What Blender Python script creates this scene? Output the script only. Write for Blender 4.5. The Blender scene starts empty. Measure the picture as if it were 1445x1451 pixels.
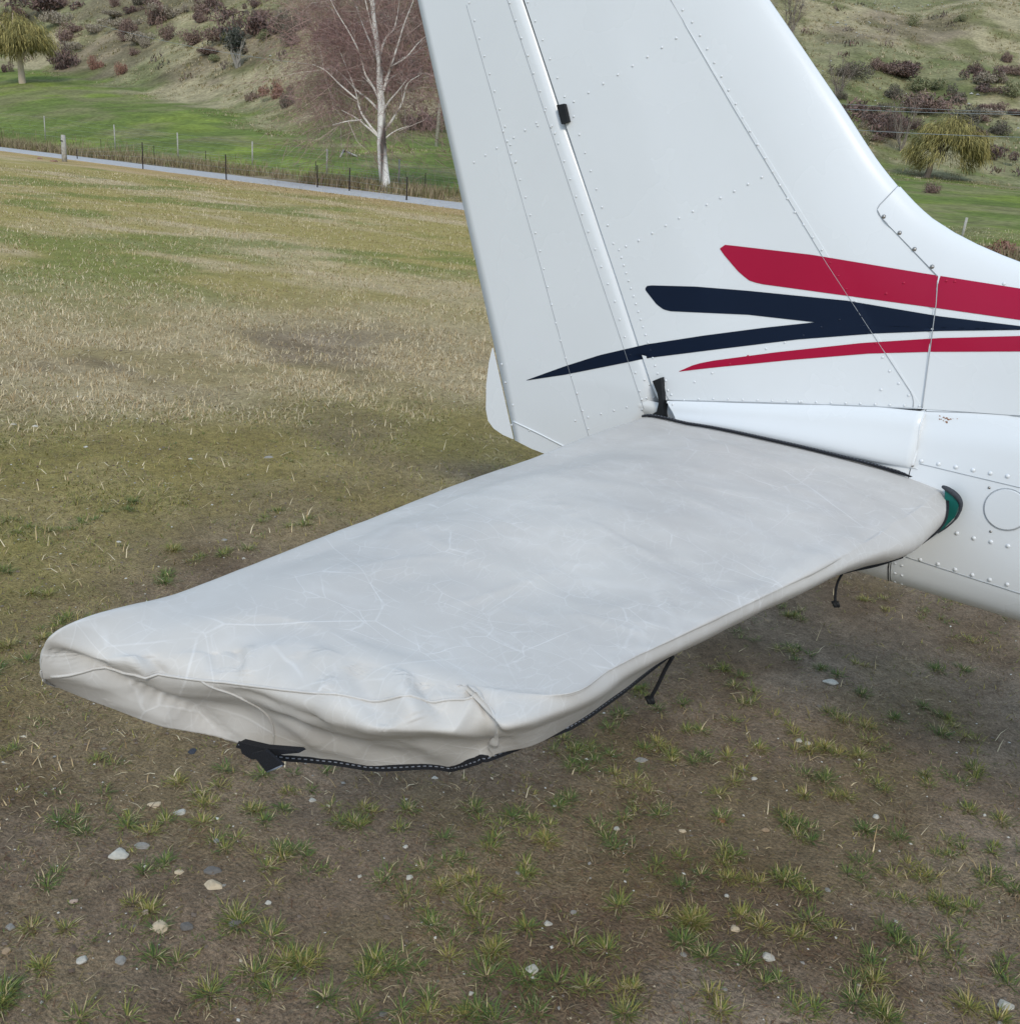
import bpy, bmesh, math, random
import numpy as np
from mathutils import Vector
from mathutils.bvhtree import BVHTree

R = math.radians
rng = np.random.default_rng(11)
random.seed(11)
SC = bpy.context.scene
COL = SC.collection

# ------------------------------------------------------------------ camera, sky, sun, exposure
CAM = np.array([1.229, -2.442, 1.70])
YAW, PITCH, ROLL, FPX, PW, PH = R(36), R(19.3), R(4.5), 1400.0, 1445.0, 1451.0
_cy, _sy = math.cos(YAW), math.sin(YAW)
FW = np.array([-_sy*math.cos(PITCH), _cy*math.cos(PITCH), -math.sin(PITCH)])
_r = np.array([_cy, _sy, 0.0]); _u = np.cross(_r, FW)
RT = math.cos(ROLL)*_r + math.sin(ROLL)*_u
UP = -math.sin(ROLL)*_r + math.cos(ROLL)*_u
cd = bpy.data.cameras.new('camera'); cam = bpy.data.objects.new('camera', cd); COL.objects.link(cam)
from mathutils import Matrix
cam.matrix_world = Matrix(((RT[0], UP[0], -FW[0], CAM[0]), (RT[1], UP[1], -FW[1], CAM[1]), (RT[2], UP[2], -FW[2], CAM[2]), (0, 0, 0, 1)))
cd.sensor_fit = 'VERTICAL'; cd.sensor_height = 36.0; cd.lens = 36.0*FPX/PH
cd.clip_start = 0.05; cd.clip_end = 5000
SC.camera = cam

SUN_EL, SUN_AZ = R(38), R(142)          # azimuth clockwise from +Y: behind the camera, a little to its right
world = bpy.data.worlds.new('World'); SC.world = world; world.use_nodes = True
wn, wl = world.node_tree.nodes, world.node_tree.links
bg = wn['Background']; bg.inputs['Strength'].default_value = 0.10
sky = wn.new('ShaderNodeTexSky'); sky.sky_type = 'NISHITA'; sky.sun_disc = False
sky.sun_elevation = SUN_EL; sky.sun_rotation = SUN_AZ
tc = wn.new('ShaderNodeTexCoord')
cn = wn.new('ShaderNodeTexNoise'); cn.inputs['Scale'].default_value = 2.2; cn.inputs['Detail'].default_value = 5
cmap = wn.new('ShaderNodeMapping'); cmap.inputs['Scale'].default_value = (1, 1, 2.2)
cr = wn.new('ShaderNodeValToRGB')
cr.color_ramp.elements[0].position = 0.36; cr.color_ramp.elements[0].color = (0.5, 0.5, 0.5, 1)
cr.color_ramp.elements[1].position = 0.62; cr.color_ramp.elements[1].color = (0.9, 0.9, 0.9, 1)
mx = wn.new('ShaderNodeMix'); mx.data_type = 'RGBA'
mx.inputs[7].default_value = (5.4, 7.05, 9.0, 1)      # thin high cloud
wl.new(tc.outputs['Generated'], cmap.inputs[0]); wl.new(cmap.outputs[0], cn.inputs['Vector'])
wl.new(cn.outputs['Fac'], cr.inputs[0]); wl.new(cr.outputs[0], mx.inputs[0])
wl.new(sky.outputs[0], mx.inputs[6]); wl.new(mx.outputs[2], bg.inputs['Color'])

sd = bpy.data.lights.new('sun', 'SUN'); sd.energy = 1.35; sd.angle = R(13); sd.color = (1.0, 0.93, 0.82)
sun = bpy.data.objects.new('sun', sd); COL.objects.link(sun)
sdir = Vector((math.sin(SUN_AZ)*math.cos(SUN_EL), math.cos(SUN_AZ)*math.cos(SUN_EL), math.sin(SUN_EL)))
sun.rotation_euler = sdir.to_track_quat('Z', 'Y').to_euler(); sun.location = (0, 0, 30)
vs = SC.view_settings
vs.view_transform = 'Standard'; vs.look = 'None'; vs.gamma = 1; vs.use_curve_mapping = False; vs.exposure = 0.30

# ------------------------------------------------------------------ helpers
def ray(px, py):
    d = FW + RT*((px-PW/2)/FPX) - UP*((py-PH/2)/FPX)
    return d/np.linalg.norm(d)
def pz(px, py, z):
    d = ray(px, py); return CAM + d*((z-CAM[2])/d[2])
def pY(px, py, Y):
    d = ray(px, py); return CAM + d*((Y-CAM[1])/d[1])

def link(name, me, mat=None, parent=None, smooth=True):
    o = bpy.data.objects.new(name, me); COL.objects.link(o)
    if mat and not me.materials: me.materials.append(mat)
    if parent: o.parent = parent
    return o
def mesh_from(verts, faces, smooth=True, name='mesh'):
    me = bpy.data.meshes.new(name)
    me.from_pydata([tuple(map(float, v)) for v in verts], [], [tuple(f) for f in faces])
    me.polygons.foreach_set('use_smooth', [smooth]*len(me.polygons)); me.update()
    return me
def part(name, verts, faces, mat, parent, smooth=True):
    return link(name, mesh_from(verts, faces, smooth, name), mat, parent)
def bm_obj(name, bm, mat, parent=None, smooth=True):
    me = bpy.data.meshes.new(name); bm.to_mesh(me); bm.free()
    me.polygons.foreach_set('use_smooth', [smooth]*len(me.polygons))
    return link(name, me, mat, parent)
def empty(name, loc=(0, 0, 0)):
    o = bpy.data.objects.new(name, None); COL.objects.link(o); o.location = loc; o.empty_display_size = .1
    return o
def tag(o, label=None, cat=None, group=None, kind=None):
    if label: o['label'] = label
    if cat: o['category'] = cat
    if group: o['group'] = group
    if kind: o['kind'] = kind
    return o
def tri_mesh(name, V, T, col=None):
    """big triangle mesh from numpy arrays"""
    me = bpy.data.meshes.new(name)
    me.vertices.add(len(V)); me.vertices.foreach_set('co', np.ascontiguousarray(V, np.float32).ravel())
    me.loops.add(len(T)*3); me.loops.foreach_set('vertex_index', np.ascontiguousarray(T, np.int32).ravel())
    me.polygons.add(len(T)); me.polygons.foreach_set('loop_start', np.arange(0, len(T)*3, 3, dtype=np.int32))
    if col is not None:
        a = me.color_attributes.new('tint', 'FLOAT_COLOR', 'POINT')
        c4 = np.ones((len(V), 4), np.float32); c4[:, :3] = col
        a.data.foreach_set('color', c4.ravel())
    me.update(calc_edges=True); me.validate()
    return me
def grid_mesh(name, P, col=None, smooth=True):
    """P (n,m,3)"""
    n, m = P.shape[:2]
    i = np.arange((n-1)*(m-1)); a = (i//(m-1))*m + i % (m-1)
    q = np.stack([a, a+1, a+m+1, a+m], 1)
    me = bpy.data.meshes.new(name)
    V = P.reshape(-1, 3)
    me.vertices.add(len(V)); me.vertices.foreach_set('co', np.ascontiguousarray(V, np.float32).ravel())
    me.loops.add(len(q)*4); me.loops.foreach_set('vertex_index', q.astype(np.int32).ravel())
    me.polygons.add(len(q)); me.polygons.foreach_set('loop_start', np.arange(0, len(q)*4, 4, dtype=np.int32))
    me.polygons.foreach_set('use_smooth', np.full(len(q), smooth))
    if col is not None:
        at = me.color_attributes.new('tint', 'FLOAT_COLOR', 'POINT')
        c4 = np.ones((len(V), 4), np.float32); c4[:, :3] = col.reshape(-1, 3)
        at.data.foreach_set('color', c4.ravel())
    me.update(calc_edges=True)
    return me
def tube_geo(pts, rad, n=6, cap=True):
    pts = [np.array(p, float) for p in pts]; rads = rad if hasattr(rad, '__len__') else [rad]*len(pts)
    V, F = [], []; a = None
    for i, p in enumerate(pts):
        t = pts[min(i+1, len(pts)-1)] - pts[max(i-1, 0)]; t = t/(np.linalg.norm(t)+1e-9)
        if a is None: a = np.cross(t, np.array([.13, .27, .95]) if abs(t[2]) < .8 else np.array([1., .2, .1]))
        a = a - t*(a@t); a = a/(np.linalg.norm(a)+1e-9); b = np.cross(t, a)
        for k in range(n):
            an = 2*math.pi*k/n; V.append(p + rads[i]*(math.cos(an)*a + math.sin(an)*b))
    for i in range(len(pts)-1):
        for k in range(n):
            F.append((i*n+k, i*n+(k+1) % n, (i+1)*n+(k+1) % n, (i+1)*n+k))
    if cap: F.append(tuple(range(n))[::-1]); F.append(tuple(range((len(pts)-1)*n, len(pts)*n)))
    return V, F
def tube(name, pts, rad, mat, parent=None, n=6):
    V, F = tube_geo(pts, rad, n); return part(name, V, F, mat, parent)
class MB:
    def __init__(s): s.V, s.F = [], []
    def add(s, V, F):
        o = len(s.V); s.V += list(V); s.F += [tuple(i+o for i in f) for f in F]; return s
    def build(s, name, mat, parent=None, smooth=True): return part(name, s.V, s.F, mat, parent, smooth)
def catmull(P, k, axis=0):
    """smooth curve through the points, tangents weighted by spacing so that short spans never overshoot"""
    P = np.moveaxis(np.asarray(P, float), axis, 0); n = len(P)
    d = np.diff(P, axis=0); h = np.sqrt((d**2).sum(-1)); h = h.reshape(n-1, -1).mean(1)+1e-9
    hs = h.reshape((-1,)+(1,)*(P.ndim-1)); sl = d/hs; m = np.empty_like(P)
    m[1:-1] = (hs[:-1]*sl[1:]+hs[1:]*sl[:-1])/(hs[:-1]+hs[1:]); m[0] = sl[0]; m[-1] = sl[-1]
    out = []
    for i in range(n-1):
        for j in range(k):
            t = j/k; t2, t3 = t*t, t*t*t
            out.append((2*t3-3*t2+1)*P[i]+(t3-2*t2+t)*h[i]*m[i]+(3*t2-2*t3)*P[i+1]+(t3-t2)*h[i]*m[i+1])
    out.append(P[-1])
    return np.moveaxis(np.array(out), 0, axis)
# value noise
_perm = np.random.default_rng(3).random((256, 256))
def vnoise(x, y):
    xi, yi = np.floor(x).astype(int), np.floor(y).astype(int); fx, fy = x-xi, y-yi
    fx, fy = fx*fx*(3-2*fx), fy*fy*(3-2*fy)
    g = lambda i, j: _perm[i & 255, j & 255]
    return (g(xi, yi)*(1-fx)+g(xi+1, yi)*fx)*(1-fy)+(g(xi, yi+1)*(1-fx)+g(xi+1, yi+1)*fx)*fy
def fbm(x, y, o=4, g=.5):
    x = np.asarray(x, float); y = np.asarray(y, float)
    s, a, t = 0, 1, 0
    for i in range(o):
        s = s + a*vnoise(x+17.3*i, y+9.1*i); t += a; a *= g; x, y = x*2.03, y*2.03
    return s/t
def sstep(a, b, x):
    t = np.clip((np.asarray(x)-a)/(b-a), 0, 1); return t*t*(3-2*t)
def lerp(a, b, t):
    return a+(b-a)*t

# ------------------------------------------------------------------ materials
def mat(name, col=(.8, .8, .8), rough=.5, spec=.5, metal=0.0):
    m = bpy.data.materials.new(name); m.use_nodes = True
    b = m.node_tree.nodes['Principled BSDF']
    b.inputs['Base Color'].default_value = (*col, 1); b.inputs['Roughness'].default_value = rough
    b.inputs['Specular IOR Level'].default_value = spec; b.inputs['Metallic'].default_value = metal
    return m, m.node_tree.nodes, m.node_tree.links, b
def add_noise(m, scale, amt, rough_amt=0.0, bump=0.0, detail=4, bump_scale=None):
    """mottle the base colour by +-amt and give it fine relief, in object space"""
    nt = m.node_tree; n, l = nt.nodes, nt.links; b = n['Principled BSDF']
    t = n.new('ShaderNodeTexCoord'); no = n.new('ShaderNodeTexNoise')
    no.inputs['Scale'].default_value = scale; no.inputs['Detail'].default_value = detail
    l.new(t.outputs['Object'], no.inputs['Vector'])
    mr = n.new('ShaderNodeMapRange'); mr.inputs['To Min'].default_value = 1-amt; mr.inputs['To Max'].default_value = 1+amt
    mr.inputs['From Min'].default_value = .3; mr.inputs['From Max'].default_value = .7; mr.clamp = False
    l.new(no.outputs['Fac'], mr.inputs['Value'])
    vm = n.new('ShaderNodeVectorMath'); vm.operation = 'SCALE'
    src = b.inputs['Base Color']
    if src.is_linked: l.new(src.links[0].from_socket, vm.inputs[0])
    else: vm.inputs[0].default_value = src.default_value[:3]
    l.new(mr.outputs[0], vm.inputs['Scale']); l.new(vm.outputs[0], b.inputs['Base Color'])
    if rough_amt:
        r = n.new('ShaderNodeMapRange'); v = b.inputs['Roughness'].default_value
        r.inputs['To Min'].default_value = v-rough_amt; r.inputs['To Max'].default_value = v+rough_amt
        l.new(no.outputs['Fac'], r.inputs['Value']); l.new(r.outputs[0], b.inputs['Roughness'])
    if bump:
        n2 = n.new('ShaderNodeTexNoise'); n2.inputs['Scale'].default_value = bump_scale or scale*4; n2.inputs['Detail'].default_value = 6
        l.new(t.outputs['Object'], n2.inputs['Vector'])
        bp = n.new('ShaderNodeBump'); bp.inputs['Strength'].default_value = 1; bp.inputs['Distance'].default_value = bump
        l.new(n2.outputs['Fac'], bp.inputs['Height']); l.new(bp.outputs[0], b.inputs['Normal'])
    return m
def tint_mat(name, rough=.9, spec=.2, noise=None, bump=None, trans=0.0):
    m, n, l, b = mat(name, rough=rough, spec=spec)
    a = n.new('ShaderNodeAttribute'); a.attribute_name = 'tint'
    l.new(a.outputs['Color'], b.inputs['Base Color'])
    if noise: add_noise(m, noise[0], noise[1], 0, bump[0] if bump else 0, 5, bump[1] if bump else None)
    return m
PAINT = add_noise(mat('white_aircraft_paint', (.785, .805, .82), .27, .5)[0], 3.0, .02, .04)
BELLY = add_noise(mat('white_aircraft_paint_belly', (.78, .785, .78), .3, .5)[0], 6.0, .03, .08)
RED = add_noise(mat('red_stripe_paint', (.40, .004, .042), .28, .3)[0], 3, .04)
NAVY = add_noise(mat('navy_stripe_paint', (.003, .010, .030), .3, .25)[0], 3, .05)
JOINT_GREY = add_noise(mat('grey_gap_shade_and_gasket', (.42, .44, .46), .7, .2)[0], 30, .1)  # grey that imitates shade in the panel gaps; the gasket shares it
GAPM = add_noise(mat('gap_shade_grey', (.14, .145, .15), .7, .2)[0], 40, .2)  # dark tone painted in for the shade between fin and rudder
DARK = add_noise(mat('black_rubber', (.012, .013, .015), .6, .3)[0], 40, .2)
STEEL = add_noise(mat('screw_steel', (.35, .33, .31), .35, .5, .9)[0], 300, .3)
BIND = add_noise(mat('black_webbing', (.013, .014, .018), .75, .3)[0], 400, .3, 0, .0004, 3, 900)
STITCH = add_noise(mat('pale_thread', (.20, .22, .26), .7, .3)[0], 300, .2)
GREEN = add_noise(mat('green_vinyl', (.004, .115, .098), .55, .35)[0], 30, .08)
GREYB = add_noise(mat('charcoal_webbing', (.05, .055, .065), .7, .3)[0], 300, .2)
GROUND = add_noise(add_noise(add_noise(tint_mat('soil_and_turf', .95, .15, (110, .30), (.012, 95)), 24, .20), 4, .12), 320, .30)
HILLM = add_noise(tint_mat('hill_turf', .95, .1, (.35, .22), (.2, 1.5)), 2.2, .28)
BLADE = tint_mat('grass_blades', .7, .25)
LITTER = tint_mat('straw_blades', .75, .25)
STONE = tint_mat('pebble_stone', .8, .3, (60, .12), (.001, 200))
BUSHM = tint_mat('bush_twigs', .9, .15)
BARK = tint_mat('birch_bark', .85, .2, (9, .12))
TWIG = tint_mat('fine_twigs', .85, .15)
POSTW = add_noise(mat('weathered_wood', (.42, .40, .36), .9, .2)[0], 8, .25)
POSTD = add_noise(mat('rusty_steel_post', (.035, .025, .022), .8, .3)[0], 10, .3)
WIRE = add_noise(mat('galvanised_wire', (.35, .36, .36), .5, .5, .3)[0], 30, .1)
ROADM = add_noise(mat('gravel_road', (.45, .44, .435), .95, .15)[0], 3, .12, 0, .01, 5, 30)

# ------------------------------------------------------------------ terrain functions
SA = np.array([-.989, .147]); NA = np.array([.147, .989]); NROAD = 26.3
def sn(x, y): return x*SA[0]+y*SA[1], x*NA[0]+y*NA[1]
TH = np.radians([-70, 0, 9, 16, 27, 36, 42, 48, 54, 63, 75])
RHL = [130, 125, 122, 118, 105, 95, 88, 84, 120, 195, 230]
SLP = [.03, .035, .04, .045, .055, .07, .08, .085, .10, .12, .12]
def terrain(x, y):
    x = np.asarray(x, float); y = np.asarray(y, float)
    r = np.hypot(x, y); th = np.arctan2(-x, y)
    s, n = sn(x, y)
    comp = np.maximum(n/np.maximum(r, 1e-6), .05)
    rp = np.minimum((NROAD+6)/comp, 130)
    rh = np.interp(th, TH, RHL); sl = np.interp(th, TH, SLP)
    rh = rh + 14*(fbm(th*9+3, th*0+.5, 3)-.5)
    z = sl*np.maximum(r-rp, 0) * 1.0
    e = np.maximum(r-rh, 0); e = e*e/(e+14)
    zh = sl*np.maximum(np.minimum(r, rh)-rp, 0) + sl*.3*np.maximum(r-rh, 0) + .31*e
    z = np.where(r > rh, zh, z)
    z = z + sstep(rh, rh+90, r)*(fbm(x/45+7, y/45+3, 3)-.5)*9
    z = z + sstep(rp, rp+30, r)*(fbm(x/12, y/12, 3)-.5)*.7
    zc = 1.7+.2068*(rh+250)
    return np.where(z < zc-6, z, zc-6+6*(1-np.exp(-(z-zc+6)/6)))
def soil_h(x, y):
    d = np.hypot(x-CAM[0], y-CAM[1])
    near = 1-sstep(6, 14, d)
    h = (fbm(x*1.3, y*1.3, 3)-.5)*.05 + near*((fbm(x*7+5, y*7, 4)-.5)*.026 + (fbm(x*31, y*31+3, 3)-.5)*.009)
    return h - .006
def ground_z(x, y):
    s, n = sn(np.asarray(x, float), np.asarray(y, float))
    return np.where(n < NROAD+1.2, soil_h(x, y)*(1-sstep(NROAD-6, NROAD-3, n)), np.maximum(terrain(x, y), 0.01))
def hit_ground(px, py):
    d = ray(px, py); t = 1.0; p = CAM
    t = np.concatenate([np.arange(1, 40, .05), np.arange(40, 900, .5)])
    P = CAM + d*t[:, None]
    s, n = sn(P[:, 0], P[:, 1])
    g = np.where(n < NROAD+1.2, 0, np.maximum(terrain(P[:, 0], P[:, 1]), 0))
    i = np.argmax(P[:, 2] < g)
    p = P[i].copy(); p[2] = ground_z(p[0], p[1]); return p

# field cover fractions (what grows where), shared by the ground colours and the blades
def zones(x, y):
    d = np.hypot(x-CAM[0], y-CAM[1]); s, n = sn(x, y)
    dd = d + (fbm(x*.45+2, y*.45, 3)-.5)*3.2
    big = fbm(x*.22+11, y*.5+3, 4); med = fbm(x*.9, y*1.6+20, 4); fine = fbm(x*3.1+4, y*3.1, 4)
    st = fbm(s*.08+3, n*.55, 4)                        # streaks along the strip
    straw = sstep(5.2, 7.6, dd)*(1-.62*sstep(10, 16, dd)) * (.45+.9*sstep(.35, .62, med*.6+st*.4))
    green = sstep(2.6, 4.2, dd)*(1-.8*sstep(6.0, 8.0, dd))*(.35+.9*sstep(.42, .62, med)) + sstep(9.0, 14, dd)*(.25+.95*sstep(.42, .58, st*.7+med*.3))
    bare = 1-sstep(2.7, 4.7, dd+1.6*(med-.5))*(1-.8*sstep(.58, .68, big)*(1-sstep(8.5, 11, dd)))
    bare = np.maximum(bare, 1-sstep(2.3, 3.6, np.hypot(x-1.1, (y-.7)*1.0)+1.2*(med-.5)))     # worn bare where aircraft park
    edge = sstep(NROAD-9, NROAD-3, n + 4*(st-.5))
    return np.clip(straw, 0, 1), np.clip(green, 0, 1), np.clip(bare, 0, 1), edge, med, fine, st, dd
C_SOIL = np.array([.182, .132, .096]); C_SOIL2 = np.array([.28, .218, .167]); C_SOILD = np.array([.108, .069, .046])
C_STRAW = np.array([.54, .42, .245]); C_OLIVE = np.array([.27, .215, .075]); C_GREEN = np.array([.115, .135, .030]); C_TAN = np.array([.42, .275, .125])
def field_colour(x, y):
    straw, green, bare, edge, med, fine, st, dd = zones(x, y)
    soil = lerp(C_SOIL, C_SOIL2, sstep(.50, .72, fbm(x*1.1+9, y*1.1, 4))[..., None])
    soil = lerp(soil, C_SOILD, (.65*sstep(.48, .66, fbm(x*2.3+1, y*2.3+8, 4)))[..., None])
    soil = lerp(soil, C_OLIVE*.7, (.20*sstep(.52, .68, fbm(x*1.9+31, y*1.9+8, 4)))[..., None])
    turf = lerp(C_OLIVE*.92+np.array([.02, .008, .006]), C_STRAW*.80, np.clip(straw+.22*sstep(.45, .6, fine), 0, 1)[..., None])
    turf = lerp(turf, C_GREEN*1.0+C_OLIVE*.35, (green*.22)[..., None])
    c = lerp(turf, soil, (bare*.9)[..., None])
    far = sstep(9, 16, dd)
    cf = lerp(C_OLIVE*1.35, C_STRAW*.95, sstep(.42, .64, st*.65+med*.35)[..., None])
    cf = lerp(cf, C_GREEN*1.5, (.75*sstep(.55, .68, fbm(x*.35+40, y*.5, 4)))[..., None])
    c = lerp(c, cf, far[..., None])
    c = lerp(c, C_TAN*(.85+.4*fine[..., None]), (edge*.85)[..., None])
    return c*(.86+.28*fine[..., None])

# ------------------------------------------------------------------ setting: field, road, hill
def build_ground():
    k = math.asinh(600/1.1); u = np.linspace(-1, 1, 760)
    ss = 1.1*np.sinh(k*u)
    v0 = -1.0; v1 = math.asinh((NROAD+1.0+1.2)/1.1)/k
    nn = 1.1*np.sinh(k*np.linspace(v0, v1, 560)) - 1.2
    cs, cn_ = 1.0, 0.0
    S_, N_ = np.meshgrid(ss-0.9, nn, indexing='ij')
    X = S_*SA[0]+N_*NA[0]; Y = S_*SA[1]+N_*NA[1]
    Z = ground_z(X, Y)
    P = np.stack([X, Y, Z], -1)[:, ::-1]
    C = field_colour(X, Y)[:, ::-1]
    o = link('ground', grid_mesh('ground', np.ascontiguousarray(P), np.ascontiguousarray(C)), GROUND); tag(o, kind='structure')
    # gravel track
    sv = np.linspace(-160, 420, 260); rows = []
    for off, zz in ((-2.1, -.02), (-1.9, .028), (0, .05), (1.9, .028), (2.1, -.02)):
        w = .25*(fbm(sv*.5, sv*0+off, 3)-.5)
        rows.append(np.stack([sv*SA[0]+(NROAD-1+off+w)*NA[0], sv*SA[1]+(NROAD-1+off+w)*NA[1], sv*0+zz], -1))
    o = link('road', grid_mesh('road', np.array(rows)), ROADM); tag(o, kind='structure')
    # paddock and hillside
    th = np.radians(np.linspace(-72, 75, 520))
    comp = -np.sin(th)*NA[0]+np.cos(th)*NA[1]
    r0 = np.minimum((NROAD+.9)/comp, 260)
    t = np.linspace(0, 1, 520)**1.7
    Rr = r0[:, None] + t[None]*(760-r0[:, None])
    X = -np.sin(th)[:, None]*Rr; Y = np.cos(th)[:, None]*Rr
    Z = np.maximum(terrain(X, Y), .01) - .03*(1-sstep(0, .01, t))[None]
    C = hill_colour(X, Y)
    P = np.stack([X, Y, Z], -1)
    o = link('hillside', grid_mesh('hillside', P, C), HILLM); tag(o, kind='structure')
def hill_colour(X, Y):
    r = np.hypot(X, Y); th = np.arctan2(-X, Y); s, n = sn(X, Y)
    rh = np.interp(th, TH, RHL) + 14*(fbm(th*9+3, th*0+.5, 3)-.5)
    nz = fbm(X/16+3, Y/16, 5); n2 = fbm(X/4, Y/4+7, 4); n3 = fbm(X/45, Y/45, 3)
    st = fbm(r/7, th*22, 4)
    pad = lerp(np.array([.135, .175, .042]), np.array([.185, .23, .046]), sstep(.5, .68, st)[..., None])
    pad = lerp(pad, np.array([.21, .20, .09]), (.85*sstep(.46, .62, n2*.5+nz*.5))[..., None])
    hil = lerp(np.array([.175, .170, .075]), np.array([.35, .30, .18]), sstep(.42, .60, n2*.45+nz*.55)[..., None])
    hil = lerp(hil, np.array([.11, .14, .05]), (.5*sstep(.50, .64, fbm(X/28+50, Y/28, 4)))[..., None])
    hil = lerp(hil, np.array([.165, .110, .092]), (.45*sstep(.56, .68, fbm(X/22, Y/22+90, 4)))[..., None])
    w = sstep(-8, 14, r-rh + (n2-.5)*30)
    c = lerp(pad, hil, w[..., None])
    ver = 1-sstep(3.5, 8, n-NROAD + (n2-.5)*4)
    return lerp(c, np.array([.24, .185, .105])*(.8+.4*n2[..., None]), ver[..., None])
build_ground()

# ------------------------------------------------------------------ aircraft tail
AIR = empty('aircraft', (0, 0, 0))
tag(AIR, 'white light aircraft tail with red and navy stripes, riveted fin and rudder', 'aircraft')
XH = lambda z: -.014 - .5626*(z-1.08)
XT = lambda z: -1.036 - .3815*(z-2.147)
EDGE = catmull(np.array([(-.215, 2.43), (.098, 2.116), (.30, 1.906), (.479, 1.722), (.571, 1.654), (.672, 1.610), (.773, 1.580), (1.0, 1.535), (1.5, 1.50), (4, 1.55)]), 6)
BASEL = [(-.01, 1.124), (.645, 1.238), (.862, 1.267), (4.0, 1.33)]
def zb(X): return np.interp(X, [p[0] for p in BASEL], [p[1] for p in BASEL])
_E0, _E1 = EDGE[:-1], EDGE[1:]
def edge_dist(X, Z):
    p = np.array([X, Z]); d = _E1-_E0; t = np.clip(((p-_E0)*d).sum(1)/(d*d).sum(1), 0, 1)
    return np.min(np.linalg.norm(_E0+d*t[:, None]-p, axis=1))
def sheet_wave(X, Z):
    return .0011*(float(fbm(X*4.5+3, Z*5.5+8, 2))-.5)
def half_t(X, Z):
    d = edge_dist(X, Z)
    w = np.interp(Z, [1.12, 1.4, 2.2], [.064, .056, .043]) + max(0, X-.75)*.075
    r = .20
    q = 1-min(d/r, 1); t = w*math.sqrt(max(0, 1-q*q))
    ah = max(0, min(1, (X-XH(Z))/.25)); return t*(.80+.20*ah)+sheet_wave(X, Z)*float(sstep(0, .2, d))
def shell_point(X, Z, side=-1): return (X, side*half_t(X, Z), Z)
def build_shell():
    # boundary curve (edge) -> base curve, stations matched
    nb = 90; L = np.concatenate([[0], np.cumsum(np.linalg.norm(np.diff(EDGE, axis=0), axis=1))])
    q = np.concatenate([np.linspace(0, L[24]*1.0, 40), np.linspace(L[24], L[-1], 60)[1:]])
    ex = np.interp(q, L, EDGE[:, 0]); ez = np.interp(q, L, EDGE[:, 1])
    base = []
    zt = 2.43
    for i, (x, z) in enumerate(zip(ex, ez)):
        if x < .479:
            f = (2.43-z)/(2.43-1.722)
            zz = 2.43 - f*(2.43-1.124); base.append((XH(zz)-.003, zz))
        else:
            f = (x-.479)/(4-.479); xx = -.0388-.003 + (4.0388+.003)*f**.80
            base.append((xx, zb(xx)))
    base = np.array(base)
    m = 30; u = 1-np.cos(np.linspace(0, math.pi/2, m))
    G = np.zeros((len(q), m, 3))
    for i in range(len(q)):
        for j in range(m):
            X = ex[i]+(base[i, 0]-ex[i])*u[j]; Z = ez[i]+(base[i, 1]-ez[i])*u[j]
            G[i, j] = shell_point(X, Z) if j else (X, 0, Z)
    return G
SHELL = build_shell()
def shell_bm():
    n, m = SHELL.shape[:2]; bm = bmesh.new()
    A = [[bm.verts.new(SHELL[i, j]) for j in range(m)] for i in range(n)]
    B = [[A[i][0] if j == 0 else bm.verts.new(SHELL[i, j]*np.array([1, -1, 1])) for j in range(m)] for i in range(n)]
    for i in range(n-1):
        for j in range(m-1):
            bm.faces.new((A[i][j], A[i][j+1], A[i+1][j+1], A[i+1][j]))
            bm.faces.new((B[i][j], B[i+1][j], B[i+1][j+1], B[i][j+1]))
    return bm
LA = (pY(950, 0, -.04), pY(1306, 578, -.06))
L2 = [pY(1272, 268, -.0), pY(1243, 297, -.035), pY(1249, 310, -.04), pY(1328, 392, -.05), pY(1306, 578, -.06)]
def side_of(a, b, X, Z):   # >0 : to the right (forward) of the line a->b going down
    return (b[0]-a[0])*(Z-a[2]) - (b[2]-a[2])*(X-a[0])
bm = shell_bm()
for a, b in [LA]+[(L2[i], L2[i+1]) for i in range(4)]:
    nrm = Vector((-(b[2]-a[2]), 0, b[0]-a[0])).normalized()
    bmesh.ops.bisect_plane(bm, geom=bm.verts[:]+bm.edges[:]+bm.faces[:], plane_co=Vector(a), plane_no=nrm, dist=1e-5)
bm.normal_update()
def region(c):
    X, Z = c.x, c.z
    if Z > L2[3][2]:
        fw = side_of(L2[2], L2[3], X, Z) > 0 and side_of(L2[0], L2[1], X, Z) > 0 and side_of(L2[1], L2[2], X, Z) > 0
        # below the fillet's upper corner edge
    else: fw = side_of(L2[3], L2[4], X, Z) > 0
    if fw: return 'fillet'
    return 'nose' if side_of(LA[0], LA[1], X, Z) > 0 else 'skin'
side_sign = 1 if side_of(LA[0], LA[1], 2.0, 1.4) > 0 else -1
def region_fix(c):
    X, Z = c.x, c.z
    s = lambda a, b: side_of(a, b, X, Z)*side_sign > 0
    if Z > L2[3][2]: fw = s(L2[2], L2[3]) and s(L2[0], L2[1]) and s(L2[1], L2[2])
    else: fw = s(L2[3], L2[4])
    return 'fillet' if fw else ('nose' if s(*LA) else 'skin')
groups = {'skin': [], 'nose': [], 'fillet': []}
for f in bm.faces: groups[region_fix(f.calc_center_median())].append(f)
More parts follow.
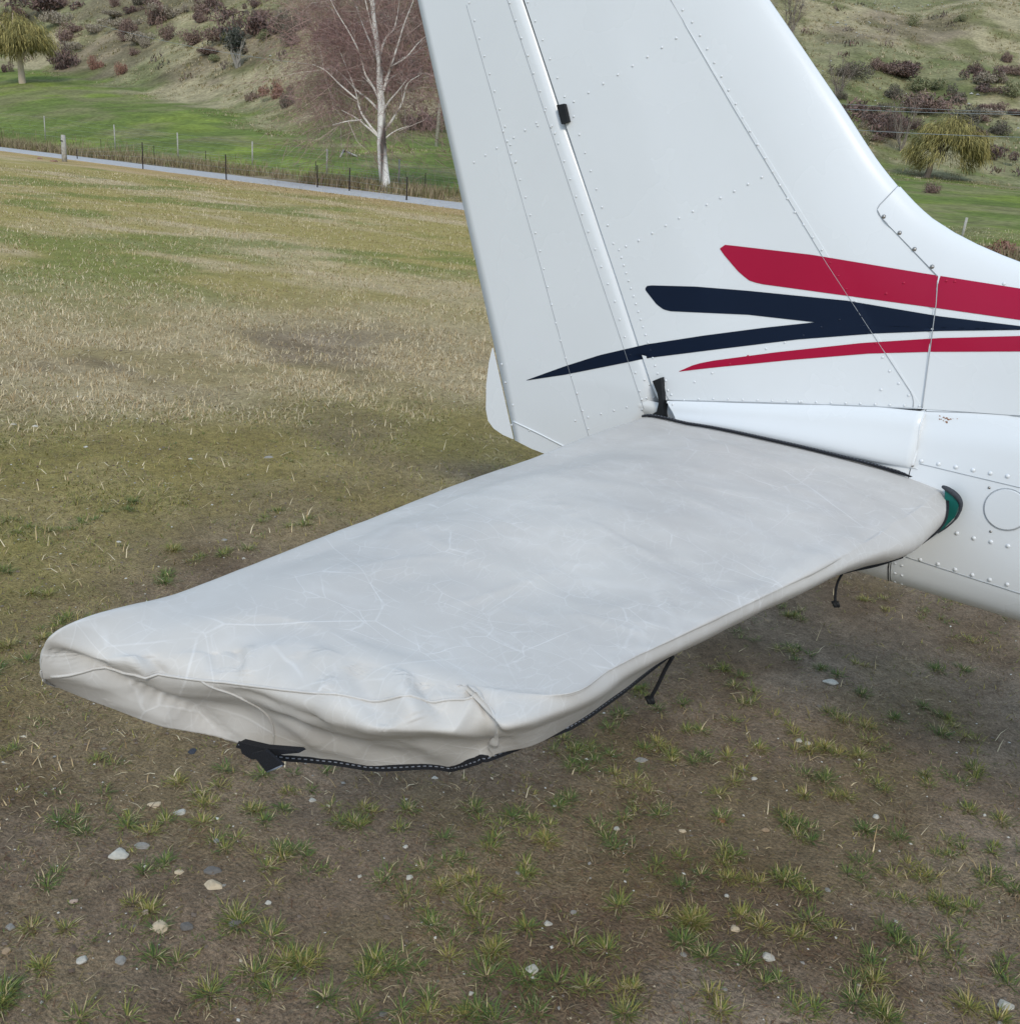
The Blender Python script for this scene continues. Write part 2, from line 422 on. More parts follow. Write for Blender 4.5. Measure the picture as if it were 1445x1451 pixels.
def sub_mesh(name, faces, off, parent, m=PAINT):
    V, F, mp = [], [], {}
    nrm = {}
    for f in faces:
        for v in f.verts: nrm.setdefault(v, Vector()); nrm[v] += f.normal
    for f in faces:
        idx = []
        for v in f.verts:
            if v not in mp: mp[v] = len(V); V.append(v.co + v.normal*off)
            idx.append(mp[v])
        F.append(idx)
    # rim: fold the open edges inward so each skin has a real edge
    ec = {}
    for f in F:
        for a, b in zip(f, f[1:]+f[:1]): ec[(a, b)] = 1
    inner = {}
    vn = {mp[v]: v.normal.copy() for v in mp}
    for (a, b) in list(ec):
        if (b, a) not in ec:
            for q in (a, b):
                if q not in inner: inner[q] = len(V); V.append(Vector(V[q])); V.append(Vector(V[q]) - vn[q]*(off+.004))
            F.append([inner[b], inner[a], inner[a]+1, inner[b]+1])
    return part(name, V, F, m, parent)
fin = sub_mesh('fin', groups['skin'], .0012, AIR)
nose = sub_mesh('leading_edge_skin', groups['nose'], 0.0, fin)
fillet = sub_mesh('dorsal_fairing', groups['fillet'], .0028, AIR)
bm.free()

# lower fuselage
def fus_w(X): return np.interp(X, [-.12, .1, .45, .68, .95, 1.5, 4.0], [.02, .045, .07, .084, .112, .18, .42])
def fus_profile(X):
    W = fus_w(X); zt = zb(X); T = half_t(X, zt) if X > 0 else .045
    gr = max(0, X-1.0)
    P = [(T, zt), (T+.006, zt-.010), (T+.40*(W-T), zt-.026), (T+.80*(W-T), zt-.060), (W, zt-.104), (W+.006, 1.03), (W+.002, .91), (W*.93, .865), (W*.72, .822), (W*.40, .797), (0, .788)]
    P = [(y, z-.03*gr*(1.1-z)/.3 if z < 1.05 else z) for y, z in P]
    if X < .66: P[0] = (T*.9, zt-.012); P[1] = (T, zt-.03); P[2] = (T+.35*(W-T), zt-.05)
    return np.array(P)
def build_fus(x0, x1, n, name, mt, parent):
    xs = np.linspace(x0, x1, n); rows = []
    for X in xs:
        p = catmull(fus_profile(X), 5); full = np.concatenate([np.stack([-p[:, 0], p[:, 1]], 1), np.stack([p[:-1, 0], p[:-1, 1]], 1)[::-1]])
        rows.append(np.stack([np.full(len(full), X), full[:, 0], full[:, 1]], 1))
    return link(name, grid_mesh(name, np.array(rows)[:, ::-1]), mt, parent), rows
fus, frows = build_fus(.662, 4.0, 60, 'fuselage', PAINT, AIR)
cone, crow = build_fus(-.10, .660, 30, 'tail_cone', BELLY, AIR)
capV = frows[-1]; part('bulkhead', capV, [tuple(range(len(capV)))], PAINT, fus)
capV = crow[0]; part('end_cap', capV, [tuple(range(len(capV)))[::-1]], PAINT, cone)

# root fairing over the stabiliser, proud of the tail cone
def fair_edge():
    top = [(945, 568), (1030, 570), (1130, 573), (1230, 576), (1309, 583)]
    bot = [(960, 600), (1040, 613), (1130, 632), (1210, 648), (1291, 662)]
    rows = []
    for (a, b), (c, d), k in zip(top, bot, (0, .25, .5, .75, 1)):
        A = pY(a, b, -.062-.004*k); w = -.084-.008*k if k > 0 else -.080
        B = pY(c, d, w)
        M1 = A*.85+B*.15 + np.array([0, -.008*k-.004, .004*k]); M2 = A*.45+B*.55+np.array([0, -.008*k-.003, .018*k+.003])
        A0 = A + np.array([0, .01, -.004])
        B0 = B + np.array([0, .02, -.012])
        rows.append([A0, A, M1, M2, B, B0])
    G = catmull(catmull(np.array(rows), 8, 0), 5, 1)
    return np.concatenate([G, G[-1:]+np.array([.0015, .003, 0]), G[-1:]+np.array([.002, .03, 0])])
FA = fair_edge()
rootf = link('root_fairing', grid_mesh('root_fairing', FA), PAINT, AIR)
FAm = FA*np.array([1, -1, 1]); link('root_fairing', grid_mesh('root_fairing', FAm[::-1]), PAINT, AIR)

# horizontal stabiliser inside the cover and its bare twin on the far side
def stab(side):
    prof = [(-.04, 0), (.10, .018), (.35, .036), (.55, .038), (.68, .028), (.735, .008), (.735, -.012), (.66, -.03), (.4, -.035), (.1, -.016)]
    V = []; F = []
    for k, (y, sc) in enumerate(((.07, 1), (.8, .93), (1.36, .80), (1.43, .74))):
        for x, z in prof: V.append((.33+(x-.33)*sc*.95, side*y, 1.040+z*(.55 if k < 3 else .3)))
    n = len(prof)
    for k in range(3):
        for j in range(n): F.append((k*n+j, k*n+(j+1) % n, (k+1)*n+(j+1) % n, (k+1)*n+j))
    F.append(tuple(range(n))); F.append(tuple(range(3*n, 4*n)))
    return part('stabiliser', V, F, PAINT, AIR)
stab(-1); stab(1)

# rudder
def rud_front(z):
    x = XH(z) - .001
    if z < 1.16: x -= .115*((1.16-z)/.16)**1.7 if z > 1.0 else .115+ (1.0-z)*.9
    return x
def build_rudder():
    zs = np.concatenate([np.linspace(.864, 1.2, 30), np.linspace(1.2, 2.43, 40)[1:]])
    rows = []
    for z in zs:
        xf = rud_front(z); xt = XT(z)
        zz = z
        rad = np.interp(z, [.86, 1.1, 2.4], [.030, .047, .036])
        xc = xf-rad
        half = [(xc+rad*math.cos(a), rad*math.sin(a)) for a in np.linspace(0, math.pi/2, 8)]
        half += [(lerp(xc, xt, t), lerp(rad, .003, t**1.05)) for t in (.04, .1, .25, .45, .65, .82, .93, 1.0)]
        full = [(x, -y) for x, y in half] + [(x, y) for x, y in half[::-1][:-1]]
        # bottom edge rises a little towards the front
        rows.append([(x, y, z + (max(0, (.90-z))*.0)) for x, y in full])
    G = np.array(rows)
    # slanted lower edge: (-.555,.886) at the tab, (-.421,.864) further forward
    bot = lambda x: np.interp(x, [-.56, -.43, -.25], [.886, .866, .90])
    G[..., 2] = 2.43 - (2.43-G[..., 2])*(2.43-bot(G[..., 0]))/(2.43-.864)
    o = link('rudder', grid_mesh('rudder', G), PAINT, AIR)
    n = G.shape[1]
    part('bottom_rib', G[0], [tuple(range(n))], PAINT, o)
    return o, G
rudder, RG = build_rudder()
def slab(name, poly, y0, y1, m, parent):
    """polygon in XZ given thickness along Y"""
    n = len(poly); V = [(x, y0, z) for x, z in poly]+[(x, y1, z) for x, z in poly]
    F = [tuple(range(n))[::-1], tuple(range(n, 2*n))]+[(i, (i+1) % n, n+(i+1) % n, n+i) for i in range(n)]
    return part(name, V, F, m, parent, False)
tabp = [(pY(px, py, 0)[0], pY(px, py, 0)[2]) for px, py in ((698, 493), (693, 515), (689.5, 545), (689, 580), (692, 596), (700, 607), (713, 616), (727, 622))]
slab('trim_tab', tabp, -.0025, .0025, PAINT, rudder)
# slab painted as shade in the hinge gap, hinge bracket, rubber boot at the foot
gz = np.linspace(1.10, 2.43, 12)
V = []; 
for z in gz: V += [(XH(z)-.012, -.030, z), (XH(z)+.018, -.030, z), (XH(z)+.018, .030, z), (XH(z)-.012, .030, z)]
F = [(4*i+k, 4*i+(k+1) % 4, 4*i+4+(k+1) % 4, 4*i+4+k) for i in range(len(gz)-1) for k in range(4)]
part('hinge_gap_shade', V, F, GAPM, fin, False)

# BVH of everything painted, for laying rivets and stripes onto the skins
def bvh_of(objs):
    V, F = [], []
    for o in objs:
        k = len(V); V += [v.co.copy() for v in o.data.vertices]; F += [[i+k for i in p.vertices] for p in o.data.polygons]
    return BVHTree.FromPolygons(V, F)
BV = bvh_of([fin, nose, fillet, fus, cone, rootf, rudder])
def on_skin(px, py):
    d = Vector(ray(px, py)); h = BV.ray_cast(Vector(CAM), d)
    if h[0] is None: return None
    n = h[1] if h[1].dot(d) < 0 else -h[1]
    return h[0], n
def polyline(pts, n):
    pts = np.array(pts, float); L = np.concatenate([[0], np.cumsum(np.linalg.norm(np.diff(pts, axis=0), axis=1))])
    q = np.linspace(0, L[-1], n); return np.stack([np.interp(q, L, pts[:, 0]), np.interp(q, L, pts[:, 1])], 1)

# painted stripes: thin film laid on the skins
def inside(poly, x, y):
    c = False; j = len(poly)-1
    for i in range(len(poly)):
        xi, yi = poly[i]; xj, yj = poly[j]
        if (yi > y) != (yj > y) and x < (xj-xi)*(y-yi)/(yj-yi)+xi: c = not c
        j = i
    return c
def stripe(top, bot, m, n=150, k=6):
    T, B = polyline(top, n), polyline(bot, n); V = []; F = []
    for i in range(n):
        for j in range(k+1):
            p = T[i]*(1-j/k)+B[i]*(j/k); h = on_skin(*p)
            V.append(h[0]+h[1]*.0012 if h else V[-1])
    for i in range(n-1):
        for j in range(k):
            a = i*(k+1)+j; F.append((a, a+k+1, a+k+2, a+1))
    return part('stripe', V, F, m, AIR)
# the lines run on past the frame to the right
RT1 = [(1020, 352), (1022, 347.5), (1028, 346.8), (1150, 361), (1300, 386), (1445, 409), (1545, 425), (2500, 578)]
RB1 = [(1020, 353), (1023, 358), (1045, 384), (1060, 397), (1075, 402), (1330, 437), (1445, 453.5), (1545, 468), (2500, 618)]
NT1 = [(914.5, 408), (917, 405), (923, 404.3), (985, 406), (1060, 412), (1200, 426), (1330, 448), (1445, 462), (1500, 468)]
NB1 = [(914.5, 411), (919, 417), (930, 431), (940, 438.5), (950, 441), (1060, 446), (1153, 456.5), (1155, 457), (1300, 464.5), (1445, 467.5), (1500, 470)]
NT2 = [(746, 538.5), (800, 519), (850, 503), (915, 488), (1000, 475), (1085, 464), (1155, 456.5), (1230, 461), (1445, 466), (1500, 469)]
NB2 = [(746, 539), (800, 531), (860, 519), (920, 507), (1000, 497), (1130, 481), (1240, 472.5), (1330, 469), (1445, 467.5), (1500, 470)]
RT3 = [(962, 526), (985, 516), (1010, 511), (1100, 499), (1220, 486), (1330, 479), (1445, 476), (1545, 474), (2500, 462)]
RB3 = [(962, 526.5), (1000, 522), (1120, 510), (1230, 501), (1320, 498.5), (1445, 498), (1545, 499), (2500, 522)]
stripe(RT1, RB1, RED); stripe(NT1, NB1, NAVY); stripe(NT2, NB2, NAVY, 110); stripe(RT3, RB3, RED)
polyR = [RT1+RB1[::-1], RT3+RB3[::-1]]; polyN = [NT1+NB1[::-1], NT2+NB2[::-1]]

# rivets
def dome(r, hgt, m):
    V = [(0, 0, hgt)]; F = []
    for k in range(8): V.append((.62*r*math.cos(k*math.pi/4), .62*r*math.sin(k*math.pi/4), hgt*.72))
    for k in range(8): V.append((r*math.cos(k*math.pi/4), r*math.sin(k*math.pi/4), -.0006))
    for k in range(8): F.append((0, 1+k, 1+(k+1) % 8)); F.append((1+k, 9+k, 9+(k+1) % 8, 1+(k+1) % 8))
    me = mesh_from(V, F); me.materials.append(m); return me
DOMES = {}
def rivet(px, py, parent, r=.0042, name='rivet', m=None):
    h = on_skin(px, py)
    if not h: return
    if m is None:
        m = RED if any(inside(p, px, py) for p in polyR) else NAVY if any(inside(p, px, py) for p in polyN) else PAINT
    r = r*.88; key = (round(r, 5), m.name)
    if key not in DOMES: DOMES[key] = dome(r, r*.42, m)
    o = bpy.data.objects.new(name, DOMES[key]); COL.objects.link(o); o.parent = parent
    o.location = h[0]+h[1]*.0014; o.rotation_mode = 'QUATERNION'; o.rotation_quaternion = h[1].to_track_quat('Z', 'Y')
    return o
def row(pts, n, parent, r=.0042, jit=.0):
    for p in polyline(pts, n): rivet(p[0]+random.uniform(-jit, jit), p[1]+random.uniform(-jit, jit), parent, r)
# rudder
row([(665, 4), (762, 340), (790, 470), (818, 560), (841, 632)], 26, rudder, .0036, .4)
row([(722, 4), (838, 340), (872, 430), (905, 545), (910, 580)], 24, rudder, .0036, .4)
row([(672, 230), (704, 210)], 3, rudder, .0038); row([(728, 195), (760, 174)], 3, rudder, .0038)
row([(815, 596), (888, 577)], 5, rudder, .0036)
for p in ((762, 178), (772, 157), (781, 180), (786, 189), (713, 186), (719, 200), (724, 218), (731, 229), (909, 566), (916, 564), (926, 563), (920, 545), (913, 538), (725, 602), (750, 610), (778, 622), (727, 574), (716, 542), (711, 516)):
    rivet(p[0], p[1], rudder, .0040)
# fin: along the hinge, ribs, panel line
row([(748, 3), (800, 137)], 6, fin, .0036); row([(813, 165), (869, 345)], 8, fin, .0036)
row([(877, 354), (935, 540)], 18, fin, .0036)
row([(813, 144), (852, 120), (915, 82), (958, 54)], 8, fin, .0038)
row([(905, 341), (962, 309), (1040, 271), (1079, 251)], 10, fin, .0038)
row([(887, 349), (905, 340)], 2, fin, .0036)
row([(967, 14), (985, 37), (1055, 172), (1126, 301), (1170, 362), (1200, 412), (1232, 470), (1262, 530), (1287, 560)], 30, fin, .0036)
row([(984, 541), (1040, 513), (1085, 494), (1128, 480), (1171, 460), (1215, 443)], 10, fin, .0038); row([(1255, 416), (1280, 401)], 2, fin, .0044)
row([(948, 568), (1000, 564.5), (1140, 569), (1302, 575)], 18, fin, .0036)
for p in ((943, 539), (946, 553), (951, 559), (946, 570), (953, 573), (1132, 569), (1248, 552)): rivet(p[0], p[1], fin, .0042)
# dorsal fairing: four steel screws and a few rivets
for p in ((1251.5, 307), (1274, 330), (1295, 353), (1320, 378)): rivet(p[0], p[1], fillet, .0058, 'screw', STEEL)
for p in ((1340, 398), (1352, 399), (1422, 402)): rivet(p[0], p[1], fillet, .0045)
# fuselage rows
row([(1305, 653), (1445, 678), (1500, 689)], 9, fus, .0058)
row([(1331, 750), (1357, 756), (1384, 764), (1410, 769), (1437, 776), (1500, 792)], 8, fus, .0058)
row([(1279, 786), (1300, 792), (1328, 799), (1375, 814), (1430, 829), (1500, 850)], 10, fus, .0058)
for x in (1268, 1277.5):
    for y in (798, 812, 824, 831, 838, 843): rivet(x, y+(x-1268)*.33, fus, .0042)
for p in ((945, 592), (1292, 660)): rivet(p[0], p[1], rootf, .0045, 'screw', STEEL)

# seams (thin grey beads drawing the shade of the lap gaps)
def seam(pts, n, parent, r=.0009, m=JOINT_GREY, lift=.0006, name='panel_seam_shade'):
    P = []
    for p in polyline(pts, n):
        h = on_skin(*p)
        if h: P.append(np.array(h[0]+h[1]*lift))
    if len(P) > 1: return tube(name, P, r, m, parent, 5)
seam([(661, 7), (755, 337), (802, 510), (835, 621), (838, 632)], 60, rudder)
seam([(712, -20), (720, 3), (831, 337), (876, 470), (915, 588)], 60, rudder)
seam([(592, -10), (698, 494), (727, 621)], 3, rudder) if False else None
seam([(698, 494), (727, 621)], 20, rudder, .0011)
seam([(727, 597), (765, 615), (806, 636)], 20, rudder, .0022, PAINT, .001, 'stiffener')
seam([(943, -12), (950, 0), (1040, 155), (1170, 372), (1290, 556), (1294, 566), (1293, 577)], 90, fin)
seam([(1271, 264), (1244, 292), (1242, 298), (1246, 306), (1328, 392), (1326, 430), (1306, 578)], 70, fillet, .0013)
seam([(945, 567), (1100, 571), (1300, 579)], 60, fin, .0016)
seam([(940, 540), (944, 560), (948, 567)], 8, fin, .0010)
seam([(1310, 583), (1302, 605), (1298, 640), (1291, 662), (1300, 664)], 30, fus, .0016, PAINT, .001, 'fairing_edge')
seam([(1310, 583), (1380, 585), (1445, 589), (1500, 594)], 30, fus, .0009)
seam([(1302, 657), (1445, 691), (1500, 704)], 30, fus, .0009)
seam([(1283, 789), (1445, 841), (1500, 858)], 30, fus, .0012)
seam([(1260.5, 788), (1258, 805), (1258, 822), (1262, 840)], 16, cone, .0014, DARK)
# round inspection cover on the fuselage side
h = on_skin(1425, 722); cc = Vector(h[0]); nn_ = h[1]
tq = nn_.to_track_quat('Z', 'Y')
ring = []; V = [cc+nn_*.0030]; F = []
for k in range(40):
    a = 2*math.pi*k/40; V.append(cc + tq @ Vector((.0445*math.cos(a), .0445*math.sin(a), .0030)))
for k in range(40):
    a = 2*math.pi*k/40; V.append(cc + tq @ Vector((.0465*math.cos(a), .0465*math.sin(a), -.001)))
for k in range(40): F.append((0, 1+k, 1+(k+1) % 40)); F.append((1+k, 41+k, 41+(k+1) % 40, 1+(k+1) % 40))
insp = part('inspection_cover', V, F, PAINT, fus, False)
for p in ((1401, 691), (1403, 753)): rivet(p[0], p[1], insp, .0036, 'screw', STEEL)
P = [cc + tq @ Vector((.0473*math.cos(a), .0473*math.sin(a), .0004)) for a in np.linspace(0, 2*math.pi, 41)]
tube('gasket', P, .0010, JOINT_GREY, insp, 5)
# chipped paint spot
CHIP = add_noise(mat('chipped_primer', (.30, .15, .08), .8, .2)[0], 200, .4)
mb = MB()
for k in range(16):
    h = on_skin(1341+random.gauss(0, 6), 595+random.gauss(0, 2)-random.random()*2)
    if h:
        s = random.uniform(.0008, .0028); q = h[1].to_track_quat('Z', 'Y')
        mb.add([h[0]+h[1]*.0007+q @ Vector((s*math.cos(a)*random.uniform(.6, 1.6), s*math.sin(a)*random.uniform(.4, 1), 0)) for a in np.linspace(0, 2*math.pi, 7)[:-1]], [tuple(range(6))])
o = mb.build('chipped_paint', CHIP, fus)
# hinge bracket (black) and the rudder foot opening
hb = [(Vector(pY(x, y, -.050)), Vector((0, -1, 0))) for x, y in ((789, 149), (800, 147), (806, 172), (796, 176))]
def pad(name, hs, th, m, parent):
    n = len(hs); V = [h[0]+h[1]*th for h in hs]+[h[0]-h[1]*.01 for h in hs]
    return part(name, V, [tuple(range(n))]+[(i, n+i, n+(i+1) % n, (i+1) % n) for i in range(n)], m, parent, False)
pad('hinge_bracket', hb, .003, DARK, fin)
o = on_skin(798, 158)
foot = [(924, 540), (936, 535), (938, 560), (940, 592), (934, 597), (911, 601), (917, 591), (930, 583), (933, 570), (931, 558)]
V = [pY(x, y, -.072) for x, y in foot]; V += [v+np.array([0, .03, 0]) for v in V]
n = len(foot)
part('rubber_boot', V, [tuple(range(n))]+[(i, n+i, n+(i+1) % n, (i+1) % n) for i in range(n)], DARK, rudder, False)
pl = [(912, 601.5), (935, 596.5), (958, 600), (948, 604)]
V = [pY(x, y, -.10) for x, y in pl]; V += [v-np.array([0, 0, .004]) for v in V]
part('gap_plate', V, [(0, 1, 2, 3)]+[(i, 4+i, 4+(i+1) % 4, (i+1) % 4) for i in range(4)], PAINT, AIR, False)

# ------------------------------------------------------------------ fabric cover on the stabiliser
H = 1.082
def cover_net():
    te = lambda t: np.array([lerp(-.035, .114, t), lerp(-.150, -1.884, t), H-.006])
    spans = [0, .17, .34, .50, .66, .80, .885]
    crest = [(1339, 692), (1262, 743), (1180, 795), (1080, 845), (975, 894), (862, 949), (800, 984)]
    low = [(1328, 750), (1284, 785), (1196, 812), (1092, 859), (990, 910), (893, 961), (834, 1002)]
    hem = [(1278, 787), (1236, 800), (1170, 816), (1070, 856), (975, 905), (872, 985), (806, 1029)]
    rows = []
    root = [((980, 604), .006), ((1095, 627), .010), ((1215, 656), .006), ((1302, 681), -.007), ((1330, 689.5), -.0125)]
    for i, t in enumerate(spans):
        a = te(t); c = pz(*crest[i], H-.014); l_ = pz(*low[i], H-.072); m_ = pz((crest[i][0]+low[i][0])/2+2, (crest[i][1]+low[i][1])/2, H-.036)
        m_ = m_ + np.array([.008, -.002, .0])
        he = pz(*hem[i], H-.10 - .02*t)
        r = [a+np.array([-.002, 0, -.03]), a]
        for k, (f, cam_) in enumerate(((.16, .018), (.42, .029), (.70, .022), (.92, .006), (.985, .001))):
            f = lerp(f, (.10, .24, .40, .64, .93)[k], float(sstep(.45, .885, t)))
            q = lerp(a, c, f) + np.array([0, 0, (cam_+(.014 if k < 2 else .004)*math.sin(math.pi*min(1, t*1.05)))*(1+.12*math.sin(i*2.1+f*5))*(1-.35*sstep(.7, .95, t))])
            if i == 0: q = pz(*root[k][0], H+root[k][1])
            r.append(q)
        rows.append(r+[c, lerp(c, m_, .16), m_, l_, he])
    # crest of the tip, bulge, seam, tuck, hem
    T = lambda px, py, z: pz(px, py, H+z)
    def tip(r10):        # same column layout as the rows above: a point just before and just after the corner crease
        r = list(r10); return r[:6]+[lerp(r[5], r[6], .80)]+[r[6]]+[lerp(r[6], r[7], .3)]+r[7:]
    rows.append(tip([T(57, 932, -.03), T(59, 914, .002), T(142, 917, -.002), T(296, 903, .0), T(419, 894, .003), T(540, 930, .002), T(655, 973, -.008), T(706, 1030, -.034), T(728, 1045, -.075), T(742, 1060, -.118)]))
    rows.append(tip([T(58, 952, -.04), T(58, 938, -.022), T(150, 938, -.016), T(300, 932, -.014), T(445, 932, -.005), T(572, 960, -.005), T(666, 983, -.014), T(702, 1032, -.044), T(712, 1052, -.085), T(720, 1066, -.12)]))
    rows.append(tip([T(62, 962, -.055), T(60, 960, -.05), T(168, 958, -.040), T(306, 966, -.036), T(475, 985, -.025), T(603, 988, -.014), T(675, 991, -.021), T(700, 1036, -.052), T(700, 1056, -.09), T(702, 1072, -.124)]))
    rows.append(tip([T(66, 966, -.065), T(64, 964, -.06), T(168, 974, -.062), T(310, 986, -.064), T(470, 1018, -.052), T(560, 1036, -.044), T(650, 1040, -.050), T(694, 1049, -.080), T(697, 1062, -.10), T(698, 1074, -.128)]))
    rows.append(tip([T(70, 969, -.075), T(68, 967, -.07), T(168, 984, -.078), T(308, 1000, -.100), T(464, 1029, -.100), T(558, 1046, -.095), T(645, 1051, -.092), T(685, 1058, -.104), T(690, 1067, -.115), T(694, 1075, -.130)]))
    rows.append(tip([T(84, 974, -.09), T(80, 973, -.09), T(168, 1007, -.112), T(300, 1044, -.155), T(419, 1066, -.185), T(562, 1084, -.185), T(640, 1083, -.170), T(672, 1079, -.14), T(682, 1077.5, -.134), T(690, 1076, -.132)]))
    return np.array(rows)
NET = cover_net()
K = 26
CG = catmull(catmull(NET, K, 0), K, 1)
def grid_normals(G):
    a = np.gradient(G, axis=0); b = np.gradient(G, axis=1); n = np.cross(a, b)
    return n/(np.linalg.norm(n, axis=-1, keepdims=True)+1e-9)
def ridged(x, y, o=3): return 1-np.abs(2*fbm(x, y, o)-1)
def wrinkle(G):
    N = grid_normals(G)
    if N[40, 60, 2] < 0: N = -N
    X, Y, Z = G[..., 0], G[..., 1], G[..., 2]
    u, v = np.meshgrid(np.linspace(0, 1, G.shape[0]), np.linspace(0, 1, G.shape[1]), indexing='ij')
    a, b = X*.8+Y*.6, -X*.6+Y*.8
    d = .006*(fbm(X*3.2+2, Y*2.6+1, 3)-.5)
    d = d+.0045*(ridged(a*3.1+4, b*8.5, 3)-.7) + .003*(ridged(a*9+1, b*5+Z*8, 3)-.7)
    tipw = sstep(.50, .62, u)
    d = d + tipw*(.008*(ridged(X*7+Z*4+2, Z*9+Y*2+5, 2)-.6))
    edgew = sstep(0, .06, u)
    # crumpled cloth: straight creases between random cells, at three sizes
    rw = np.random.default_rng(17); Gf = G.reshape(-1, 3)
    for M, k in ((26, .036), (90, .052), (240, .050)):
        S = Gf[rw.integers(0, len(Gf), M)]; f1 = np.full(len(Gf), 9.); st_ = rw.uniform(.6, 1.7, (M, 3))
        for q, w_ in zip(S, st_): f1 = np.minimum(f1, np.sqrt((((Gf-q)*w_)**2).sum(1)+2e-4))
        f1 = f1.reshape(G.shape[:2]); d = d + (f1-f1.mean())*k*(1+.5*tipw)
    edgew = edgew*(.25+.75*sstep(.12, .24, v))*(1-.75*sstep(.60, .72, v)*(1-tipw))*(1-.5*sstep(.9, 1, v))
    return G + N*(d*edgew)[..., None], N
CG, CN = wrinkle(CG)
def project(P):
    d = P-CAM; w = d@FW; return PW/2+FPX*(d@RT)/w, PH/2-FPX*(d@UP)/w
FOLDS = [([(425,922),(438,942),(462,972)],-.006,.020),([(500,940),(515,965),(540,1010),(552,1034)],-.010,.018),([(448,918),(452,950),(470,985)],.006,.016),
 ([(598,965),(610,990),(640,1030)],-.007,.012),([(570,950),(575,985),(590,1025)],.006,.012),([(660,990),(676,1005),(690,1028)],.008,.010),([(296,905),(304,925),(312,955)],-.006,.010),([(180,925),(200,945),(212,960)],.006,.008),([(195,920),(222,948),(228,958)],-.005,.008),([(325,905),(338,930),(336,952)],-.007,.009),([(345,905),(352,935),(349,960)],.006,.009),
 ([(80,925),(120,948),(180,972),(270,1010),(330,1046)],-.013,.016),([(66,925),(110,940),(160,952)],-.006,.012),([(150,990),(200,1005),(250,1020)],.004,.014),([(330,975),(400,1005),(470,1030)],-.006,.014),([(380,1010),(430,1040),(450,1060)],.004,.014),
 ([(600,872),(680,848),(745,826),(860,765)],.0030,.007),([(455,868),(500,885),(560,905),(650,945),(720,1000)],.0035,.008),([(705,1030),(690,1000),(640,960)],-.005,.012),([(560,742),(600,760),(650,782)],.0025,.007),([(870,650),(940,690),(1010,722),(1075,745)],.0030,.008),([(1010,722),(1060,790),(1090,815)],.0022,.007),([(750,680),(830,740),(900,775),(980,815)],.0028,.008),
 ([(960,655),(1000,640),(1120,648)],.0022,.006),([(1000,760),(1080,700),(1150,660)],.0022,.006),([(820,870),(880,890),(920,900)],.0025,.006),([(740,985),(790,960),(830,955)],.0025,.008),([(740,975),(752,930),(760,900)],.0022,.006),([(930,830),(950,860),(960,890)],.0022,.006),([(1110,780),(1125,805),(1150,818)],.0022,.006),
 ([(520,800),(600,790),(700,800)],.0020,.008),([(250,860),(320,830),(420,800)],.0020,.008),([(300,880),(360,850),(420,845)],.0018,.008)]
def apply_folds(G, N):
    qx, qy = project(G.reshape(-1, 3)); tot = np.zeros(G.shape[:2])
    fac = (N.reshape(-1, 3)*(CAM-G.reshape(-1, 3))).sum(1) > -.02
    for pts, amp, w in FOLDS:
        Pl = []
        for p in pts:
            d2 = (qx-p[0])**2+(qy-p[1])**2+np.where(fac, 0, 1e5); Pl.append(G.reshape(-1, 3)[np.argmin(d2)])
        Pl = catmull(np.array(Pl), 6); best = np.full(G.shape[:2], 9.); par = np.zeros(G.shape[:2])
        for k, q in enumerate(Pl):
            d = np.linalg.norm(G-q, axis=-1); m_ = d < best; best[m_] = d[m_]; par[m_] = k/(len(Pl)-1)
        tot += amp*np.exp(-(best/w)**2)*np.clip(np.minimum(par, 1-par)*4+.25, 0, 1)
    return G+N*tot[..., None]
def relax(G, r0, r1, c0, c1, it):
    w = np.zeros(G.shape[:2]); w[r0:r1, c0:c1] = 1
    k = 9
    for ax in (0, 1):
        p = np.cumsum(np.concatenate([np.repeat(w.take([0], ax), k, ax), w, np.repeat(w.take([-1], ax), k, ax)], ax), ax); n = w.shape[ax]
        w = (p.take(range(2*k, 2*k+n), ax)-p.take(range(0, n), ax))/(2*k)
    for _ in range(it):
        A = G.copy(); A[1:-1, 1:-1] = .25*(G[:-2, 1:-1]+G[2:, 1:-1]+G[1:-1, :-2]+G[1:-1, 2:]); G = G+(A-G)*w[..., None]
    return G
CG = apply_folds(CG, CN)
CG = relax(CG, K*6-22, K*7+10, K*2-10, K*7-16, 140); CG = relax(CG, K*9+8, K*12-6, K*6, K*11-6, 40)
CN2 = grid_normals(CG); CN = CN2 if (CN2*CN).sum() > 0 else -CN2
